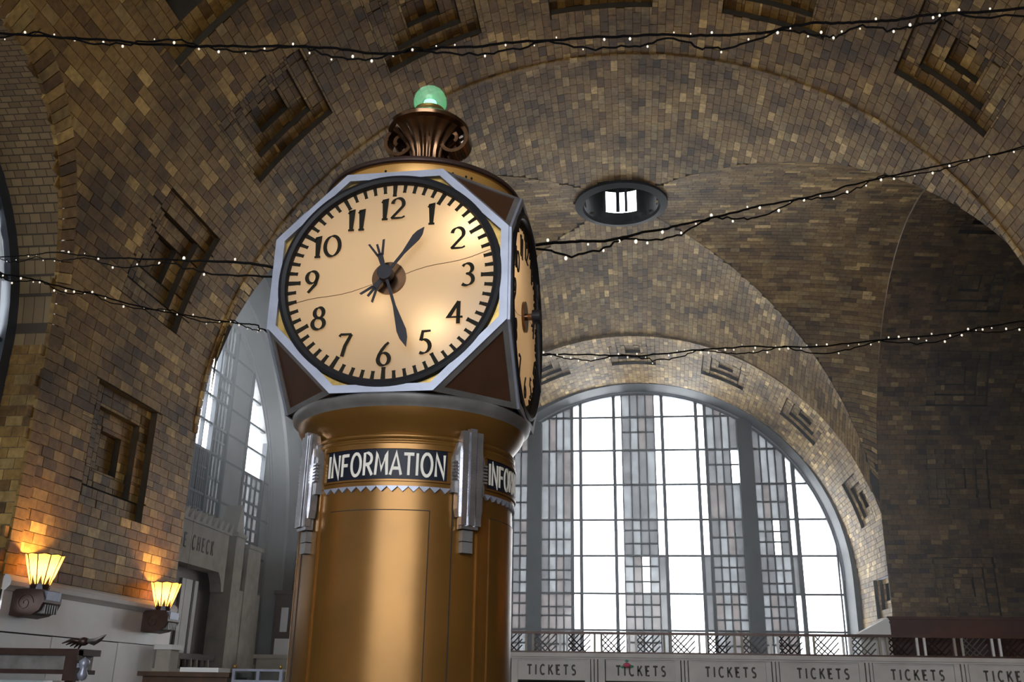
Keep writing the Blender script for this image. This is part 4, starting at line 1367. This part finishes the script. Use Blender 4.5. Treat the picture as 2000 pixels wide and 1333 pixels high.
for i, c in enumerate(cen):
    sgn_ = tbox('sign_panel', c - .82, c + .74, 1.90, 2.36, -.3, .0, M['tickets_stone'])
    tbox('sign_border', c - .82, c + .74, 2.325, 2.36, -.3, .03, M['tickets_stone'])
    tbox('sign_border', c - .82, c + .74, 1.87, 1.90, -.3, .03, M['dark_line'])
    write('TICKETS', lambda x, z, d: ft(x, z, d), c - .03, 2.015, 0.215, .080, sgn_, M['grey_cut'], wd=.19, thick=.006, xs=.85)
    for q, (dx0, dx1, dd) in enumerate(((.74, .86, .06), (.88, .94, .09), (.96, 1.02, .09), (1.04, 1.19, .06))):
        if c + dx1 < X1:
            tbox('pilaster_strip', c + dx0, c + dx1, 1.12, 2.36, -.3, dd, M['tickets_stone'])
    tbox('grille', c - .78, c + .70, 1.12, 1.87, -.20, -.18, M['black'])
# railing standing on the counter
rl = empty('bronze_railing', (2.0, YT + .25, 2.49)); tag(rl, 'bronze railing with pale twin posts and lattice panels on the ticket counter', 'railing')
def rbox(name, x0, x1, z0, z1, d0, d1, m):
    return MB().box(x0 - 2.0, x1 - 2.0, d0, d1, z0, z1).build(name, m, rl)
rbox('top_rail', X0, X1, .43, .49, -.04, .04, M['bronze'])
rbox('bottom_rail', X0, X1, .0, .05, -.03, .03, M['bronze'])
x = X0 + .1; i = 0
while x < X1 - .2:
    for dx in (0, .16):
        rbox('post', x + dx, x + dx + .05, .05, .43, -.03, .03, M['white'] if (i % 2 == 0) else M['stone'])
    pw = .52
    la = MB(); xa = x + .21 - 2.0
    for q in range(-2, 4):
        for sg in (1, -1):
            p0 = (xa + q * .13, .05); p1 = (xa + q * .13 + sg * .38, .43)
            def clip(a, b, lo, hi):
                (ax_, az), (bx, bz) = a, b
                ts = [0, 1]
                for lim in (lo, hi):
                    if bx != ax_:
                        t = (lim - ax_) / (bx - ax_)
                        if 0 < t < 1: ts.append(t)
                ts.sort()
                for t0, t1 in zip(ts, ts[1:]):
                    m_ = ax_ + (bx - ax_) * (t0 + t1) / 2
                    if lo <= m_ <= hi and t1 - t0 > .05:
                        yield (ax_ + (bx - ax_) * t0, az + (bz - az) * t0), (ax_ + (bx - ax_) * t1, az + (bz - az) * t1)
            for (a, b) in clip(p0, p1, xa, xa + pw):
                la.tube([(a[0], sg * .012, a[1]), (b[0], sg * .012, b[1])], .014, 4)
    la.build('lattice_panel', M['bronze'] if i % 3 else M['grey_metal'], rl)
    x += .80; i += 1
# brown board behind the railing, white coping wedge
pb = empty('timber_screen', (7.8, YT + .75, 2.49)); tag(pb, 'dark red-brown timber screen behind the railing on the ticket counter', 'screen')
MB().box(-1.92, 2.0, -.05, .05, 0, .86).build('board', M['redwood'], pb)
MB().box(-1.95, 2.02, -.08, .08, .86, .92).build('top_rail', M['redwood'], pb)
wd_ = empty('white_ramp_cover', (5.55, YT + .8, 2.49)); tag(wd_, 'white sloping box lid at the end of the timber screen', 'box')
MB().prism([(-.36, 0), (.32, 0), (.32, .74), (.26, .87), (-.36, .55)], -.25, .25, lambda a, b, d: (a, d, b)).build('box_body', M['white'], wd_)
MB().prism([(-.46, .50), (.27, .87), (.31, .80), (-.40, .44)], -.30, .30, lambda a, b, d: (a, d, b)).build('lid', M['white'], wd_)
# coloured flower on the second sign, built as pink and green shapes
fl_ = empty('sign_reflection', (-.14, YT - .033, 2.24)); tag(fl_, 'small pink flower with green leaves stuck on a TICKETS sign', 'reflection')
MB().sphere((0, -.10, .0), .085, 12, 8, .62).build('reflection_spot', M['pink'], fl_, smooth=True)  # light reflected on the sign, modelled as a pink solid
for (xx, zz_) in ((-.10, -.04), (.11, -.03), (.0, .09)):
    MB().prism([(xx - .05, zz_), (xx, zz_ - .035), (xx + .05, zz_), (xx, zz_ + .035)], 0, .012, lambda a, b, d: (a, -d, b)).build('leaf', M['green_reflection'], fl_)  # green part of the same reflection

# ================================================================== LOWER LEFT BOOTH AND DESK
kb = empty('display_kiosk', (-6.0, 9.0, 0)); tag(kb, 'dark bronze kiosk with glass panes and a winged ornament on its cornice', 'kiosk')
MB().box(-2.2, .74, 0, .4, 1.93, 1.99).build('cornice', M['bronze'], kb)
MB().box(-2.15, .69, .04, .36, 1.80, 1.93).build('fascia', M['grey_metal'], kb)
MB().box(-2.18, .72, .02, .38, 1.76, 1.80).build('fascia_bead', M['bronze'], kb)
for xx in (-2.15, -1.1, -.35, .62):
    MB().box(xx, xx + .07, .04, .11, 0, 1.76).build('post', M['bronze'], kb)
for xx in (-1.03, -.28):
    MB().quad((xx, .075, .9), (xx + .66, .075, .9), (xx + .66, .075, 1.76), (xx, .075, 1.76)).build('pane', M['case_glass'], kb)
MB().box(-2.15, .69, .1, .36, 0, .9).build('base', M['wood'], kb)
MB().box(-1.9, .4, .2, .34, .9, 1.7).build('poster_board', M['marble'], kb)
MB().box(.62, .74, -.02, .08, 1.70, 1.98).build('corner_bracket', M['bronze'], kb)
MB().lathe([(.0, 1.70), (.035, 1.72), (.05, 1.76), (.03, 1.80), (.045, 1.84), (.05, 1.88), (.0, 1.92)], 16, cx=.80, cy=0.02).build('corner_knob', M['chrome'], kb, smooth=True)
MB().box(.72, .80, .0, .04, 1.82, 1.86).build('knob_arm', M['chrome'], kb)
og = empty('winged_ornament', (-5.27, 9.02, 2.03)); tag(og, 'small dark winged ornament lying on the kiosk cornice', 'ornament')
MB().sphere((.0, .05, .03), .05, 12, 8, .8).build('body', M['bronze'], og, smooth=True)
for sg in (-1, 1):
    wg = MB()
    for q in range(5):
        L_ = .22 - .026 * q
        wg.tube([(sg * .02, .05, .03 + q * .004), (sg * L_ * .55, .05 + .02 * q, .045 - .008 * q), (sg * L_, .05 + .03 * q, (.085 if sg > 0 else .0) - .012 * q + .01)], [.022, .018, .005], 6)
    wg.build('wing', M['grey_metal'] if sg > 0 else M['bronze'], og, smooth=True)

dk = empty('timber_desk', (-5.9, 13.0, 0)); tag(dk, 'brown timber desk with a flat top beside the glass case', 'desk')
MB().box(-.72, .48, 0, .7, 0, 1.78).build('body', M['wood'], dk)
MB().box(-.78, .52, -.05, .75, 1.78, 1.84).build('top', M['wood'], dk)
MB().box(-.25, .30, .1, .5, 1.84, 1.90).build('paper_stack', M['white'], dk)
cs_ = empty('glass_case', (-5.0, 13.0, 0)); tag(cs_, 'small glass display case with bright metal frame and ball knobs', 'display case')
MB().box(-.36, .34, 0, .6, 0, 1.72).build('stand', M['wood'], cs_)
for z0, z1 in ((1.72, 1.75), (1.86, 1.89)):
    MB().box(-.36, .34, 0, .6, z0, z1).build('frame_rail', M['chrome'], cs_)
for xx in (-.36, -.02, .30):
    MB().box(xx, xx + .04, 0, .05, 1.75, 1.86).build('frame_post', M['chrome'], cs_)
MB().box(-.34, .32, .02, .58, 1.75, 1.86).build('glazing', M['case_glass'], cs_)
for xx in (-.34, .30):
    MB().sphere((xx, .03, 1.92), .028, 12, 8).build('ball_knob', M['brass'], cs_, smooth=True)

# ================================================================== LIGHT STRINGS
BULB = MB().sphere((0, 0, 0), 1.0, 8, 5).mesh('bulb', M['bulb'], True)
def garland(label, pts, r, br, nb, loops=()):
    pts = [np.array(p, float) for p in pts]
    root = empty('light_string', tuple(pts[0])); tag(root, label, 'string lights', 'strings of small lights across the hall')
    o = pts[0]
    # Catmull-Rom
    P_ = [2 * pts[0] - pts[1]] + pts + [2 * pts[-1] - pts[-2]]
    path = []
    for i in range(1, len(P_) - 2):
        for t in np.linspace(0, 1, 14, endpoint=False):
            a, b, c, d = P_[i - 1], P_[i], P_[i + 1], P_[i + 2]
            path.append(.5 * ((2 * b) + (-a + c) * t + (2 * a - 5 * b + 4 * c - d) * t * t + (-a + 3 * b - 3 * c + d) * t ** 3))
    path.append(pts[-1])
    path = np.array(path)
    wob = np.cumsum(rng.normal(0, r * .8, (len(path), 3)), 0); wob -= np.linspace(0, 1, len(path))[:, None] * wob[-1]
    p1 = path + wob * .5
    MB().tube(p1 - o, r, 5).build('wire', M['wire'], root)
    sep = np.abs(np.sin(np.linspace(0, len(pts) * 2.1, len(path)))) * r * 9
    p2 = path + rng.normal(0, r * .7, path.shape); p2[:, 2] -= sep
    MB().tube(p2 - o, r * .75, 5).build('loop_wire', M['wire'], root)
    seg = np.linspace(1, len(path) - 2, nb)
    for q in seg:
        i = int(q)
        src = p1 if random.random() < .45 else p2
        b = bpy.data.objects.new('bulb', BULB); link(b, root)
        b.location = Vector(src[i] - o) + Vector((0, 0, random.choice([-1, -1, 1]) * r * 2.2))
        s = br * random.uniform(.4, .85)
        b.scale = (s, s, s * 1.3)
pts = [(-9.0, 9.2, onY(0, 60, 9.0)[2] + .35)] + [onY(x, y, 9.0) for x, y in ((0, 60), (190, 66), (380, 77), (560, 86), (715, 98), (880, 88), (1070, 80), (1250, 72), (1400, 74), (1560, 52), (1660, 50), (1800, 30), (2000, 12))] + [(9.75, 9.2, onY(2000, 12, 9.0)[2] + .5)]
garland('upper string of lights crossing high above the green globe lamp', pts, .016, .020, 56)
rod = np.array([CX + .465, CY + .62, 4.19])
def path_px(px, ds): return [onY(x, y, d) for (x, y), d in zip(px, ds)]
pts = [rod] + path_px(((1180, 470), (1300, 445), (1440, 415), (1560, 388), (1680, 355), (1820, 322), (2000, 283)), (5.9, 6.8, 7.7, 8.5, 9.4, 10.4, 11.8))
e = pts[-1]; pts.append(np.array([9.72, 14.6, e[2] + 2.6]))
garland('string of lights tied to the clock rod and rising to the right wall', pts, .010, .017, 34)
a = np.array([CX - .42, CY + .62, 3.86])
pts = [np.array([CX + .30, CY + .74, 3.93]), np.array([CX, CY + .74, 3.92]), a] + path_px(((500, 522), (330, 512), (200, 505), (110, 498), (50, 502)), (5.6, 8.0, 10.2, 12, 13.2))
pts.append(onX(-12, 503, -10.75))
garland('string of lights running from behind the clock head to the left wall', pts, .010, .017, 26)
pts = path_px(((1040, 690), (1130, 690), (1250, 692), (1360, 684), (1480, 676), (1600, 678), (1740, 662), (1870, 650), (2000, 628)), [17.5] * 9)
pts = [np.array([-2.5, 17.5, pts[0][2] + .2])] + pts + [np.array([9.72, 17.5, pts[-1][2] + .15])]
garland('sagging string of lights low in front of the end arch', pts, .016, .026, 72)
pts = path_px(((560, 648), (500, 632), (430, 622), (330, 604), (200, 575), (130, 560), (50, 540)), (15.5, 15.5, 15.5, 15.2, 14.8, 14.4, 13.9))
pts = [np.array([-2.5, 17.4, pts[0][2] + .4])] + pts + [onX(-12, 534, -10.75)]
garland('lower string of lights drooping past the left wall coffers', pts, .014, .024, 30)

# ================================================================== HAZE in the crossing (dusty daylight)
hz = bpy.data.materials.new('dusty_haze'); hz.use_nodes = True
nt = hz.node_tree
for n in list(nt.nodes):
    if n.type != 'OUTPUT_MATERIAL': nt.nodes.remove(n)
vs = nt.nodes.new('ShaderNodeVolumeScatter'); vs.inputs['Density'].default_value = .0055; vs.inputs['Anisotropy'].default_value = .35
vs.inputs['Color'].default_value = (.92, .96, 1, 1)
nt.links.new(vs.outputs[0], [n for n in nt.nodes if n.type == 'OUTPUT_MATERIAL'][0].inputs['Volume'])
tag(MB().box(-14.4, 15.5, 21.0, 45.2, .02, 17.2).build('haze', hz), 'thin dusty haze filling the vaulted crossing', 'haze', kind='stuff')

hz2 = hz.copy(); hz2.name = 'dusty_haze_left_arm'
[n for n in hz2.node_tree.nodes if n.type == 'VOLUME_SCATTER'][0].inputs['Density'].default_value = .030
tag(MB().box(-13.85, -9.6, 22.5, 38.0, 5.5, 15.5).build('haze', hz2), 'brighter drifting haze in front of the left arm window', 'haze', kind='stuff')
